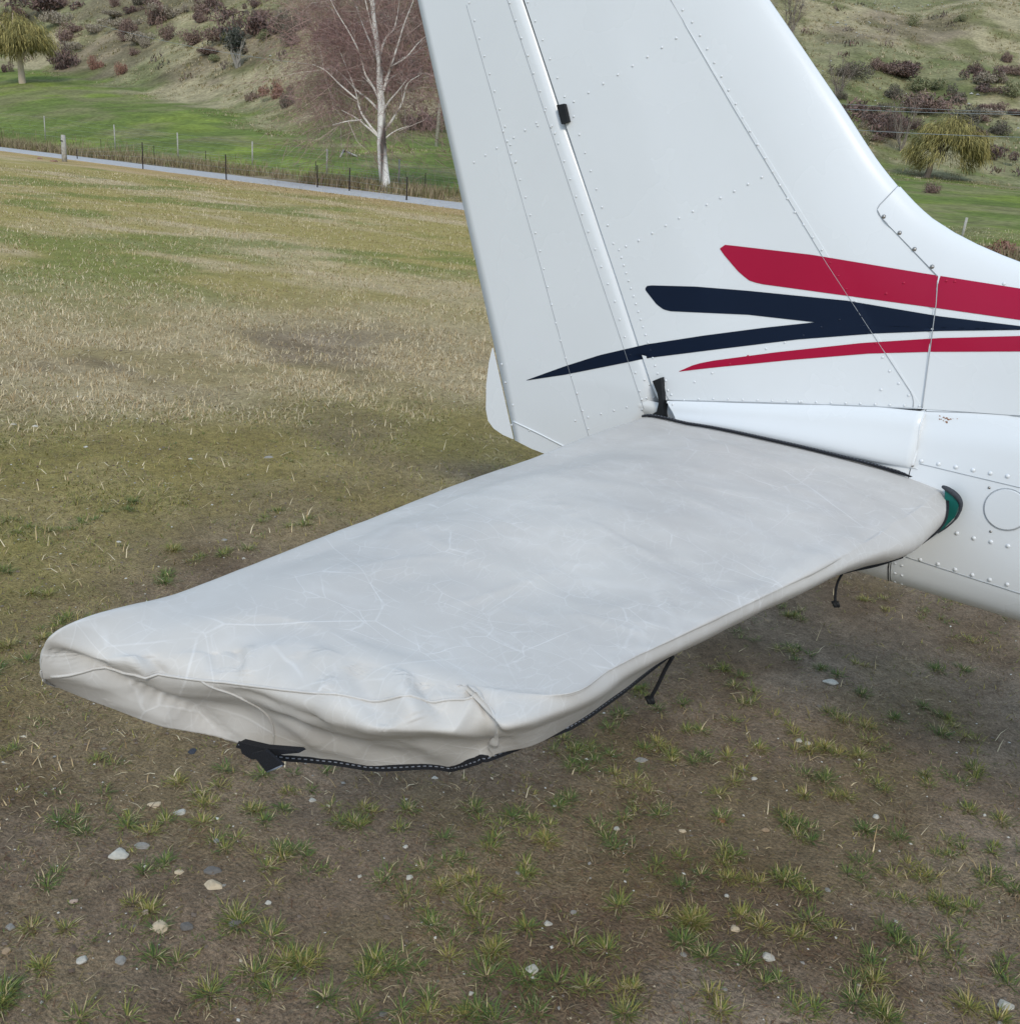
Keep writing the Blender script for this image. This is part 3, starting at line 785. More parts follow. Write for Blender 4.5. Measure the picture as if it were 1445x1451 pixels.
# fabric: silvery woven tarp, with pale creases worn into the coating
FABM, n, l, b = mat('waxed_canvas', (.60, .585, .56), .5, .35)
t_ = n.new('ShaderNodeTexCoord')
def crease(scale, width, warp, seed, ratio=(1, 1, 1), lo=.43):
    mp = n.new('ShaderNodeMapping'); mp.inputs['Location'].default_value = (seed, seed*.7, 0); mp.inputs['Scale'].default_value = ratio
    l.new(t_.outputs['Object'], mp.inputs[0])
    ns = n.new('ShaderNodeTexNoise'); ns.inputs['Scale'].default_value = scale*1.3; ns.inputs['Detail'].default_value = 1.5
    l.new(mp.outputs[0], ns.inputs['Vector'])
    vm = n.new('ShaderNodeVectorMath'); vm.operation = 'MULTIPLY_ADD'; vm.inputs[1].default_value = (warp,)*3
    l.new(ns.outputs['Color'], vm.inputs[0]); l.new(mp.outputs[0], vm.inputs[2])
    vo = n.new('ShaderNodeTexVoronoi'); vo.feature = 'DISTANCE_TO_EDGE'; vo.inputs['Scale'].default_value = scale
    l.new(vm.outputs[0], vo.inputs['Vector'])
    mr = n.new('ShaderNodeMapRange'); mr.inputs['From Max'].default_value = width; mr.inputs['To Min'].default_value = 1; mr.inputs['To Max'].default_value = 0
    mr.interpolation_type = 'SMOOTHSTEP'
    l.new(vo.outputs['Distance'], mr.inputs['Value'])
    mk = n.new('ShaderNodeTexNoise'); mk.inputs['Scale'].default_value = scale*.8; mk.inputs['Detail'].default_value = 3
    mm = n.new('ShaderNodeMapping'); mm.inputs['Location'].default_value = (seed*3.1, 4, 1); l.new(t_.outputs['Object'], mm.inputs[0]); l.new(mm.outputs[0], mk.inputs['Vector'])
    r2 = n.new('ShaderNodeMapRange'); r2.inputs['From Min'].default_value = lo; r2.inputs['From Max'].default_value = lo+.17; l.new(mk.outputs['Fac'], r2.inputs['Value'])
    mu = n.new('ShaderNodeMath'); mu.operation = 'MULTIPLY'; l.new(mr.outputs[0], mu.inputs[0]); l.new(r2.outputs[0], mu.inputs[1])
    return mu.outputs[0]
c1 = crease(5.5, .013, .022, 1.7, (1.7, .7, 1), .50); c2 = crease(12, .026, .012, 5.3, (1, 2.0, 1)); c3 = crease(3.4, .007, .014, 9.1, (.8, 1.3, 1), .47); c4 = crease(24, .06, .010, 3.9, (2.4, 1, 1)); c5 = crease(9, .16, .05, 7.7, (1, 1.5, 1))
def mth(op, a, b):
    m_ = n.new('ShaderNodeMath'); m_.operation = op
    for k, v in enumerate((a, b)):
        if hasattr(v, 'node'): l.new(v, m_.inputs[k])
        else: m_.inputs[k].default_value = v
    return m_.outputs[0]
csum = mth('ADD', mth('MAXIMUM', c1, c3), mth('ADD', mth('MULTIPLY', c2, .6), mth('ADD', mth('MULTIPLY', c4, .35), mth('MULTIPLY', c5, .22))))
cl = mth('MINIMUM', csum, 1.0)
blot = n.new('ShaderNodeTexNoise'); blot.inputs['Scale'].default_value = 4; blot.inputs['Detail'].default_value = 5
l.new(t_.outputs['Object'], blot.inputs['Vector'])
mixc = n.new('ShaderNodeMix'); mixc.data_type = 'RGBA'; l.new(mth('MULTIPLY', cl, .60), mixc.inputs[0])
rampb = n.new('ShaderNodeValToRGB'); rampb.color_ramp.elements[0].position = .35; rampb.color_ramp.elements[0].color = (.525, .500, .470, 1)
rampb.color_ramp.elements[1].position = .65; rampb.color_ramp.elements[1].color = (.585, .560, .525, 1)
l.new(blot.outputs['Fac'], rampb.inputs[0]); l.new(rampb.outputs[0], mixc.inputs[6]); mixc.inputs[7].default_value = (.73, .715, .70, 1)
l.new(mixc.outputs[2], b.inputs['Base Color'])
wv = n.new('ShaderNodeTexNoise'); wv.inputs['Scale'].default_value = 900; l.new(t_.outputs['Object'], wv.inputs['Vector'])
bp = n.new('ShaderNodeBump'); bp.inputs['Distance'].default_value = .0009; bp.inputs['Strength'].default_value = 1
l.new(mth('ADD', mth('MULTIPLY', cl, .25), mth('MULTIPLY', wv.outputs['Fac'], .16)), bp.inputs['Height']); l.new(bp.outputs[0], b.inputs['Normal'])

COVER = empty('tail_cover', (.3, -1.0, H))
tag(COVER, 'crumpled silvery grey canvas cover stretched over the tailplane, trimmed with black binding', 'cover')
def cpart(o):
    o.parent = COVER; o.matrix_parent_inverse = COVER.matrix_world.inverted() if False else Matrix.Translation((-.3, 1.0, -H)); return o
o = cpart(link('canvas', grid_mesh('canvas', CG), FABM))
sm = o.modifiers.new('thickness', 'SOLIDIFY'); sm.thickness = .0012; sm.offset = 0
nr, nc = CG.shape[:2]
hem = [CG[i, nc-1] for i in range(0, K*6+1, 4)]
hem_tip = [CG[nr-1, j] for j in range(nc-1, K*3+4, -4)]
rootedge = [CG[0, j]+np.array([0, -.004, .0065]) for j in range(K+4, K*7+8, 4)]
rootedge2 = [CG[0, j] for j in range(K*7+4, nc, 4)]
def ribbon(name, pts, w, th, m, dirv=(0, 0, 1)):
    mb = MB(); pts = [np.array(p) for p in pts]
    V = []
    d = np.array(dirv, float)
    for i, p in enumerate(pts):
        t = pts[min(i+1, len(pts)-1)]-pts[max(0, i-1)]; t /= np.linalg.norm(t)+1e-9
        e = d-t*(d@t); e /= np.linalg.norm(e); f = np.cross(t, e)
        V += [p-e*w/2-f*th/2, p+e*w/2-f*th/2, p+e*w/2+f*th/2, p-e*w/2+f*th/2]
    F = [(4*i+k, 4*i+(k+1) % 4, 4*i+4+(k+1) % 4, 4*i+4+k) for i in range(len(pts)-1) for k in range(4)]
    F += [(3, 2, 1, 0), tuple(range(4*len(pts)-4, 4*len(pts)))]
    return cpart(part(name, V, F, m, None, False))
hemline = hem+hem_tip
bnd = ribbon('binding', hemline, .011, .006, BIND)
bnd2 = ribbon('binding', rootedge, .009, .004, BIND, (0, 1, .3))
ribbon('binding', rootedge2, .010, .004, BIND, (.5, .6, .2))
def stitches(pts, w, m, off, step=.0085, ln=.0045):
    pts = np.array(pts); L = np.concatenate([[0], np.cumsum(np.linalg.norm(np.diff(pts, axis=0), axis=1))]); mb = MB()
    q = 0
    while q+ln < L[-1]:
        a = np.array([np.interp(q, L, pts[:, k]) for k in range(3)])+off; c = np.array([np.interp(q+ln, L, pts[:, k]) for k in range(3)])+off
        mb.add(*tube_geo([a, c], w, 4)); q += step
    o = cpart(mb.build('stitching', m)); o['kind'] = 'stuff'
toc = np.array([CAM[0]-.3, CAM[1]+1.3, .0]); toc /= np.linalg.norm(toc)
stitches(hemline[20:], .0009, STITCH, toc*.0040+np.array([0, 0, .001]))
stitches(rootedge, .0007, STITCH, np.array([0, 0, .0025]))
# tip seam: a felled seam standing a little proud
sj = [CG[K*9, j]+CN[K*9, j]*.0012 for j in range(K*1+6, K*7+4, 3)]
cpart(tube('seam', sj, .0022, FABM, None, 5))
s2 = []
for f in np.linspace(0, 1, 26):
    i = lerp(K*9, nr-1.001, f); j = lerp(K*2.85, K*3.75, f); i0, j0 = int(i), int(j); fi, fj = i-i0, j-j0
    bl = lambda A: (A[i0, j0]*(1-fi)+A[i0+1, j0]*fi)*(1-fj)+(A[i0, j0+1]*(1-fi)+A[i0+1, j0+1]*fi)*fj
    s2.append(bl(CG)+bl(CN)*.0012)
cpart(tube('seam', s2, .0018, FABM, None, 5))
# green corner patch at the root of the leading edge, with dark edge
gp = [(1338, 694), (1352, 703), (1358, 716), (1352, 733), (1335, 750), (1318, 760), (1332, 740), (1338, 715)]
Vg = [pY(x, y, -.124) for x, y in gp]; Vg += [v+np.array([.0, .02, 0]) for v in Vg]; n_ = len(gp)
cpart(part('corner_patch', Vg, [tuple(range(n_))]+[(i, n_+i, n_+(i+1) % n_, (i+1) % n_) for i in range(n_)], GREEN, None, False))
ge = [pY(x, y, -.122) for x, y in ((1334, 689), (1342, 693), (1354, 702), (1360.5, 712), (1360, 722), (1354, 734), (1342, 746), (1328, 755))]
cpart(tube('corner_edging', catmull(np.array(ge), 4), [.003, .0045, .0055, .006, .0065, .0065, .007, .007, .007, .007, .0065, .006, .0055, .005, .0045, .004, .004, .003, .003, .003, .003, .002, .002, .002, .002, .002, .002, .002, .002], GREYB, None, 6))
# hanging ties and the buckle strap
def cord(pts, z, r, knot=True):
    P = catmull(np.array([pz(px, py, zz) for (px, py), zz in zip(pts, z)]), 5)
    o = cpart(tube('tie_cord', P, r, BIND, None, 6))
    if knot:
        mb = MB(); c = P[-1]
        for k in range(3):
            mb.add(*tube_geo([c+np.array([-.005+.004*k, 0, .004]), c+np.array([.002+.002*k, .003*k-.003, -.004])], [.0035, .0028], 5))
        cpart(mb.build('cord_lock', DARK))
def hang(pts, Y, r):
    P = catmull(np.array([pY(px, py, y) for (px, py), y in zip(pts, Y)]), 5)
    cpart(tube('tie_cord', P, r, BIND, None, 6)); c = P[-1]
    mb = MB()
    for k in range(3): mb.add(*tube_geo([c+np.array([-.006+.004*k, 0, .005]), c+np.array([.003+.002*k, .003*k-.003, -.005])], [.0045, .0032], 6))
    cpart(mb.build('cord_lock', DARK))
P0 = pz(1194, 812, .985); hang([(1193, 812), (1186, 826), (1183, 842), (1183, 856)], [P0[1]]*4, .0028)
P0 = pz(948, 934, .97); hang([(953, 930), (943, 947), (932, 970), (920, 992)], [P0[1]+.01]*4, .0036)
P0 = pz(360, 1056, .95)
Y0 = P0[1]
def strap_poly(pl, Y, th, nm, m=BIND):
    V = [pY(x, y, Y) for x, y in pl]; V += [v+np.array([0, th, 0]) for v in V]; k = len(pl)
    return cpart(part(nm, V, [tuple(range(k))]+[(i, k+i, k+(i+1) % k, (i+1) % k) for i in range(k)], m, None, False))
strap_poly([(338, 1052), (372, 1060), (420, 1064), (424, 1067), (400, 1069), (384, 1071), (372, 1076), (356, 1076), (343, 1068)], Y0-.005, .012, 'strap')
strap_poly([(357, 1068), (376, 1063), (401, 1085), (378, 1095)], Y0-.02, .004, 'strap_end')
tube_o = cpart(tube('strap_stitch', [pY(379, 1094, Y0-.0215), pY(400, 1085, Y0-.0215)], .0011, STITCH, None, 5))

# ------------------------------------------------------------------ grass
def blades(name, base, az, lean, length, width, bend, col, m, three=True):
    """base (N,3); each blade: root pair, middle pair, tip"""
    N = len(base); dx, dy = np.cos(az), np.sin(az)
    side = np.stack([-dy, dx, np.zeros(N)], 1)*(width/2)[:, None]
    d0 = np.stack([dx*np.sin(lean), dy*np.sin(lean), np.cos(lean)], 1)
    l2 = np.minimum(lean+bend, 1.75); d1 = np.stack([dx*np.sin(l2), dy*np.sin(l2), np.cos(l2)], 1)
    mid = base+d0*(length*.5)[:, None]; tip = mid+d1*(length*.5)[:, None]
    V = np.stack([base-side, base+side, mid-side*.75, mid+side*.75, tip], 1).reshape(-1, 3)
    i = np.arange(N)[:, None]*5
    T = np.concatenate([i+[0, 1, 3], i+[0, 3, 2], i+[2, 3, 4]], 1).reshape(-1, 3)
    me = tri_mesh(name, V, T, np.repeat(col, 5, axis=0))
    return link(name, me, m)
GC = [np.array(c) for c in ((.092, .140, .040), (.145, .180, .042), (.225, .220, .055), (.31, .25, .085), (.46, .37, .21))]
TUFTS = [(20,1060,1.1),(125,1120,1.2),(70,1163,1.3),(332,1090,1.3),(289,1126,1.2),(251,1170,1.2),(196,1153,1.2),(259,1214,1.1),(345,1203,1.1),(382,1226,1.1),(100,1249,1),(166,1296,1),(415,1299,1.5),(76,1322,.9),(222,1342,1.2),(319,1339,1.6),(399,1359,1.4),(50,1365,.9),(206,1392,1.4),(332,1392,1.5),(246,1110,.9),(13,1435,1.3),(20,1392,1.2),(143,1076,.9),(388,1143,.9),(352,1156,1),(405,1106,.8),(442,1103,.8),(405,1199,1),(442,1219,1),(673,1136,1.3),(510,1140,1.1),(510,1170,1.2),(580,1163,1),(796,1133,1.1),(756,1153,1),(693,1183,1.2),(742,1190,1.3),(875,1183,1.4),(620,1219,1.2),(553,1243,1.3),(633,1253,.9),(603,1263,1),(696,1246,.9),(756,1239,.9),(792,1203,1),(653,1299,1.4),(606,1326,1.2),(726,1322,1.2),(676,1342,1.3),(563,1359,1.3),(855,1336,1.5),(527,1395,1.5),(503,1419,1.4),(719,1402,1.7),(736,1382,1.4),(610,1419,1),(580,1435,1),(849,1435,1.2),(925,1143,1.1),(882,1103,1.2),(809,1050,1.2),(928,1057,1.1),(832,1077,1),(945,1236,1.1),(952,1296,1.2),(882,1395,.9),(1057,1070,1.3),(1027,1107,1.3),(1004,1070,1),(1178,1087,1.3),(1168,1053,1.3),(1249,1094,1.2),(1386,1087,1.1),(1316,1100,1),(1363,1104,1),(1180,1129,1.1),(1128,1151,1.2),(1000,1147,1.1),(1239,1178,1.3),(1141,1174,1),(1010,1198,1.1),(1215,1225,1.3),(1061,1231,1.1),(1041,1245,.9),(1286,1231,1.3),(1148,1261,1.1),(1134,1295,1.5),(1141,1329,1.2),(997,1288,1.4),(967,1241,1.1),(1081,1322,1.3),(1000,1355,1.4),(1074,1369,1.3),(1275,1335,1.2),(1332,1261,1.2),(1356,1298,1),(1228,1355,1.3),(1353,1355,1.5),(1416,1372,1.1),(1239,1412,1.4),(1245,1440,1.4),(1141,1419,1.2),(1379,1426,1.4),(1403,1151,1.3),(1410,1245,1.1),(1430,1248,1),(1004,1419,1.1),(1275,1275,.9),(1376,1198,.9),(1346,1191,.9),(1440,1191,1),(1234,855,1.2),(1310,867,.9),(1117,872,.9),(1131,922,1.1),(1176,951,.9),(1336,937,1.3),(1377,901,1),(1215,977,1.1),(1188,1003,1.2),(1222,1027,1.4),(1310,991,.9),(1293,1027,1.2),(1372,1039,1.3),(1124,1022,1.1),(1162,1046,1.3),(1219,941,.8),(1350,1018,.9),(874,1017,1.3),(809,1050,1.2),(838,1075,1.1),(928,1057,1),(928,985,1.1),(939,996,1.1),(1043,996,1.3),(1065,963,1.2),(1015,942,1),(1130,920,1),(1119,870,.9),(1058,895,.9),(982,1032,1.1),(213,812,1.6),(246,779,1.4),(53,839,1.4),(103,869,1.3),(93,882,1.2),(33,756,1.2),(7,736,1.2),(7,809,1.3),(299,783,1.1),(342,779,1.3),(419,743,1.4),(375,733,1.2),(186,713,1.5),(120,730,1.3),(80,746,1.2),(13,932,1.4),(33,912,1.3)]
def make_tufts():
    B, A, L_, W_, LE, BE, CO = [], [], [], [], [], [], []
    spots = []
    for px, py, s in TUFTS:
        p = pz(px, py, 0); spots.append((p[0], p[1], s*1.0, 1.0))
    # more, thinning to nothing under the patchy bare ground
    r_ = np.random.default_rng(5)
    n = 0
    while n < 4600:
        d = .5 + r_.random()**.8*6.7; th = R(36)+R(r_.uniform(-60, 60)); x = CAM[0]-math.sin(th)*d; y = CAM[1]+math.cos(th)*d
        n += 1
        if fbm(x*1.7+3, y*1.7, 3) < .47: continue
        if d < 4.2 and r_.random() < .50: continue
        spots.append((x, y, r_.uniform(.22, .75)*(1 if n < 900 else .62), r_.random()))
    for x, y, s, k in spots:
        nb = int((200 if k == 1.0 else 64)*s*r_.uniform(.7, 1.3)); pick = r_.random()
        g = 0 if pick < .33 else 1 if pick < .72 else 2
        # a tuft is two or three crowns side by side
        nc_ = r_.integers(2, 5); cx = r_.normal(0, .032*s, nc_); cy_ = r_.normal(0, .032*s, nc_)
        w = r_.integers(0, nc_, nb); rr = np.abs(r_.normal(0, .013*s, nb)); a = r_.uniform(0, 2*math.pi, nb)
        bx = x+cx[w]+np.cos(a)*rr; by = y+cy_[w]+np.sin(a)*rr
        B.append(np.stack([bx, by, np.zeros(nb)], 1)); A.append(a+r_.normal(0, .5, nb))
        L_.append(r_.uniform(.012, .039, nb)*(s**.7)); W_.append(r_.uniform(.0015, .0029, nb))
        LE.append(np.clip(r_.normal(1.0, .36, nb), .05, 1.5)); BE.append(r_.uniform(.1, .75, nb))
        cg = np.where(r_.random(nb) < .13, 4, np.clip(g+r_.integers(-1, 2, nb)+(r_.random(nb) < .12), 0, 3))
        CO.append(np.array(GC)[cg]*r_.uniform(.75, 1.3, (nb, 1)))
    B = np.concatenate(B); B[:, 2] = soil_h(B[:, 0], B[:, 1])-.002
    return blades('grass', B, np.concatenate(A), np.concatenate(LE), np.concatenate(L_), np.concatenate(W_), np.concatenate(BE), np.concatenate(CO), BLADE)
tag(make_tufts(), kind='stuff')

def polar_points(N, d0, d1, pw, half=42, seed=1):
    r_ = np.random.default_rng(seed); u = r_.random(N)
    d = (d0**pw+u*(d1**pw-d0**pw))**(1/pw); th = YAW+np.radians(r_.uniform(-half, half, N))
    return CAM[0]-np.sin(th)*d, CAM[1]+np.cos(th)*d, d, r_
def make_litter():
    # dead blades and rootlets lying on the bare soil
    x, y, d, r_ = polar_points(190000, .4, 7.5, 1.2, 55, 21)
    k = (fbm(x*2.1+14, y*2.1, 3) > .46) | (r_.random(len(x)) < .25); x, y, d = x[k], y[k], d[k]; N = len(x)
    col = np.array([(.31, .215, .125), (.24, .145, .085), (.42, .33, .205), (.15, .085, .050), (.22, .17, .06)])[r_.integers(0, 5, N)]*r_.uniform(.6, 1.1, (N, 1))
    z = soil_h(x, y)+.001
    o = blades('straw_litter', np.stack([x, y, z], 1), r_.uniform(0, 6.28, N), r_.uniform(1.1, 1.62, N), r_.uniform(.008, .042, N)*r_.uniform(.4, 1, N), r_.uniform(.0014, .0028, N), r_.uniform(-.35, .3, N), col, LITTER)
    tag(o, kind='stuff')
make_litter()
def make_field_grass():
    x, y, d, r_ = polar_points(640000, 2.4, 52, .25, 36, 31)
    straw, green, bare, edge, med, fine, st, dd = zones(x, y)
    dens = np.clip(straw*1.0+green*.75, 0, 1)*(1-.92*bare)*(.35+1.1*sstep(.40, .62, fine))
    dens = np.maximum(dens, .10*(1-bare)+.03)
    k = r_.random(len(x)) < dens
    x, y, d, straw, green, st = x[k], y[k], d[k], straw[k], green[k], st[k]; N = len(x)
    isg = r_.random(N) < green/(green+straw*1.6+.05)
    pal_s = np.array([(.66, .53, .32), (.52, .39, .21), (.74, .62, .42), (.40, .28, .145)])[r_.integers(0, 4, N)]
    pal_g = np.array([(.21, .20, .055), (.27, .235, .07), (.33, .265, .09), (.16, .175, .042)])[r_.integers(0, 4, N)]
    col = np.where(isg[:, None], pal_g, pal_s)*r_.uniform(.75, 1.15, (N, 1))
    ln = np.where(isg, r_.uniform(.015, .042, N), r_.uniform(.025, .075, N))*sstep(0, 6, d+1.5)*(1+.022*d)
    wd = r_.uniform(.0018, .0034, N)*(1+.10*d)
    s, n = sn(x, y); z = ground_z(x, y)-.003
    o = blades('dry_grass', np.stack([x, y, z], 1), r_.uniform(0, 6.28, N), np.clip(r_.normal(.98, .36, N), .1, 1.55), ln, wd, r_.uniform(0, .9, N), col, LITTER)
    tag(o, kind='stuff')
make_field_grass()
def make_verge():
    r_ = np.random.default_rng(8); N = 52000
    s = r_.uniform(-45, 120, N)**1.0; n = NROAD+1.4+np.abs(r_.normal(0, 2.6, N))
    clump = fbm(s*.5, n*.5, 3); k = clump > .38; s, n = s[k], n[k]; N = len(s)
    x = s*SA[0]+n*NA[0]; y = s*SA[1]+n*NA[1]; z = np.maximum(terrain(x, y), 0)
    col = np.array([(.36, .29, .18), (.28, .215, .13), (.22, .17, .10), (.20, .20, .075)])[r_.integers(0, 4, N)]*r_.uniform(.8, 1.2, (N, 1))
    o = blades('verge_grass', np.stack([x, y, z], 1), r_.uniform(0, 6.28, N), np.abs(r_.normal(.25, .22, N)), r_.uniform(.25, .75, N)*(.5+clump[k]), r_.uniform(.02, .05, N), r_.uniform(0, .8, N), col, LITTER)
    tag(o, kind='stuff')
make_verge()
def make_tussocks():
    r_ = np.random.default_rng(9); N = 64000
    th = np.radians(r_.uniform(2, 72, N)); rh = np.interp(th, TH, RHL)
    r = rh-12+r_.random(N)**1.15*330
    x, y = -np.sin(th)*r, np.cos(th)*r
    k = fbm(x/9, y/9, 4)+.12*sstep(0, 60, r-rh) > .50; x, y, r = x[k], y[k], r[k]; N = len(x)
    nb = 6; X = np.repeat(x, nb)+r_.normal(0, .16, N*nb); Y = np.repeat(y, nb)+r_.normal(0, .16, N*nb)
    Z = np.maximum(terrain(X, Y), 0)-.03
    sz = np.repeat(r_.uniform(.18, .5, N), nb)*np.repeat(.55+.45*sstep(0, 25, r-np.interp(np.arctan2(-x, y), TH, RHL)), nb); cc_ = np.array([(.46, .385, .24), (.37, .30, .165), (.29, .25, .12), (.52, .44, .30), (.20, .19, .08)])[r_.integers(0, 5, N)]
    M = N*nb
    o = blades('tussock_grass', np.stack([X, Y, Z], 1), r_.uniform(0, 6.28, M), np.abs(r_.normal(.5, .3, M)), sz, sz*.22, r_.uniform(.1, .9, M), np.repeat(cc_, nb, 0)*r_.uniform(.8, 1.15, (M, 1)), LITTER)
    tag(o, kind='stuff')
make_tussocks()

# ------------------------------------------------------------------ stones
def stone_mesh(seed, col):
    r_ = np.random.default_rng(seed); b_ = bmesh.new(); bmesh.ops.create_icosphere(b_, subdivisions=3, radius=1)
    d1 = r_.normal(size=(13, 3)); d1 /= np.linalg.norm(d1, axis=1)[:, None]
    for v in b_.verts:
        c = np.array(v.co); f = 1.0
        for q in d1:
            t = c@q
            if t > .70: f = min(f, .70/t*r_.uniform(.985, 1.015)+.02)
        v.co = v.co*f
    me = bpy.data.meshes.new('stone'); b_.to_mesh(me); b_.free()
    me.polygons.foreach_set('use_smooth', [False]*len(me.polygons))
    a = me.color_attributes.new('tint', 'FLOAT_COLOR', 'POINT')
    for i, v in enumerate(me.vertices):
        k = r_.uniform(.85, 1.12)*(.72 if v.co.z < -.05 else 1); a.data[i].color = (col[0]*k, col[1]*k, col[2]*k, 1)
    me.materials.append(STONE); return me
PALE, CREAM, GREY, DGREY, PINK, TAN_, BLUE = (.55, .52, .45), (.60, .48, .33), (.30, .28, .25), (.17, .155, .14), (.44, .33, .26), (.38, .27, .17), (.045, .05, .065)
STONES = [(168,1211,25,18,PALE,'flat pale grey stone lying by itself on the left soil, broadest of the pebbles'),
 (226,1312,28,13,CREAM,'smooth cream oblong pebble above a green tuft near bottom left'),
 (304,1258,27,16,CREAM,'lumpy cream and white stone leaning on a flat dark grey stone'),
 (256,1146,17,11,PALE,'pale rounded stone beside a grass tuft, left of the hanging black strap'),
 (219,1134,19,6,CREAM,'thin flat cream stone sliver left of the pale rounded stone'),
 (443,1125,11,8,PALE,'small white pebble on bare soil just below the strap end'),
 (172,1357,15,12,GREY,'angular light grey stone low on the left, below the cream oblong pebble'),
 (105,1277,11,10,PINK,'round pinkish pebble on dark soil at the left'),
 (307,1193,10,8,GREY,'small angular grey pebble on a smooth muddy patch'),
 (201,1197,20,8,GREY,'flat grey stone sunk in soil right of the broad pale stone'),
 (254,1237,14,6,CREAM,'narrow cream pebble below a tuft, above the cream oblong pebble'),
 (301,1236,24,9,DGREY,'flat dark grey stone behind the lumpy cream stone'),
 (380,1278,9,8,PALE,'small round whitish pebble left of a large green tuft'),
 (207,1292,10,13,PINK,'upright pinkish pebble just above the cream oblong pebble'),
 (264,1312,18,13,DGREY,'grey green stone right beside the cream oblong pebble'),
 (334,1308,20,9,DGREY,'half buried grey stone above the biggest lower left tuft'),
 (116,1358,17,7,PALE,'flat white stone left of the angular light grey stone'),
 (9,1351,12,10,TAN_,'tan stone at the left edge of the picture'),
 (15,1313,13,7,GREY,'flat grey stone near the left edge'),
 (272,1060,13,9,BLUE,'dark blue black pebble under the cover tip'),
 (616,1101,9,5,PALE,'tiny pale pebble just under the middle of the cover hem'),
 (575,1202,8,6,PALE,'tiny white pebble at the edge of the grey muddy patch, middle foreground'),
 (580,1246,11,8,PALE,'pale pebble against the right side of a green tuft'),
 (734,1239,9,9,GREY,'round grey pebble left of a sparse tuft in the middle foreground'),
 (812,1292,9,6,GREY,'small flat grey pebble on bare brown soil'),
 (776,1312,13,6,PALE,'flat whitish chip of stone on bare soil right of two tufts'),
 (754,1377,18,12,PALE,'pale stone leaning on the largest bottom centre tuft'),
 (668,1403,8,6,PALE,'small pebble left of the largest bottom centre tuft'),
 (875,1168,9,7,PALE,'pale pebble sitting on top of a dark green tuft'),
 (910,1068,18,6,GREY,'flat grey stone below the cover, left of the hanging cord'),
 (543,1432,12,7,DGREY,'dark grey stone at the bottom edge of the picture'),
 (1041,1318,15,14,CREAM,'rounded cream stone left of a low tuft, lower right'),
 (1087,1361,18,11,PALE,'smooth white stone lying on a yellow green tuft, lower right'),
 (1133,1043,10,9,PALE,'broken pale stone in grass below the cover and right of the cords'),
 (1242,1151,10,9,PALE,'whitish round stone above a green tuft on the right'),
 (1024,1156,11,8,(.33,.15,.08),'small rust red stone next to a tuft'),
 (1086,1171,11,8,TAN_,'tan flat pebble in brown soil right of the rust red stone'),
 (1069,1099,9,6,PALE,'small white pebble right of a dark tuft under the leading edge'),
 (967,1172,12,7,CREAM,'cream pebble left of the rust red stone'),
 (1029,1271,8,6,PALE,'tiny pale pebble above the rounded cream stone'),
 (1270,1303,8,6,PALE,'tiny white pebble among white grit on the right'),
 (968,1355,10,7,GREY,'grey pebble on the left side of a lower right tuft'),
 (1173,1260,7,11,GREY,'upright narrow grey pebble beside a bluish tuft'),
 (1025,1409,9,8,GREY,'round grey pebble near the bottom right of centre'),
 (1295,1355,12,10,TAN_,'tan stone half buried between two right hand tufts'),
 (1425,1422,22,12,PALE,'cluster like whitish stone in the bottom right corner'),
 (1178,962,22,6,PALE,'long flat pale stone under the aircraft tail'),
 (1145,1046,9,8,PALE,'small chalky stone between tufts under the tail'),
 (20,603,9,5,PALE,'white stone far left out in the turf'),
 (50,605,9,4,PALE,'flat white stone next to the far left white stone in the turf'),
 (380,646,14,6,GREY,'grey stone in thin turf above the cover'),
 (122,633,7,4,PALE,'tiny white stone in olive turf at the left'),
 (168,766,8,6,PALE,'white pebble on bare ground above the cover tip'),
 (318,764,10,6,GREY,'round grey stone by a tuft above the cover edge'),
 (270,650,7,4,PALE,'small white stone in the turf between the far left stones and the cover')]
SM = {}
for i, (px, py, w, hh, c, lab) in enumerate(STONES):
    key = (c, i % 5)
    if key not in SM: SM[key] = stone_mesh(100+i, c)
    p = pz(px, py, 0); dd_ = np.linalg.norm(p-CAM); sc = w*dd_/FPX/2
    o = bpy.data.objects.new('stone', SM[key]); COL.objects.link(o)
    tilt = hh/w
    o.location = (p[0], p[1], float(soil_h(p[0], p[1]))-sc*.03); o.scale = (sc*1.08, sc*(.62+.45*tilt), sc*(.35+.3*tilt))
    o.rotation_euler = (random.uniform(-.15, .15), random.uniform(-.15, .15), YAW+random.uniform(-.3, .3))
    tag(o, lab, 'stone', 'loose stones on the bare ground')
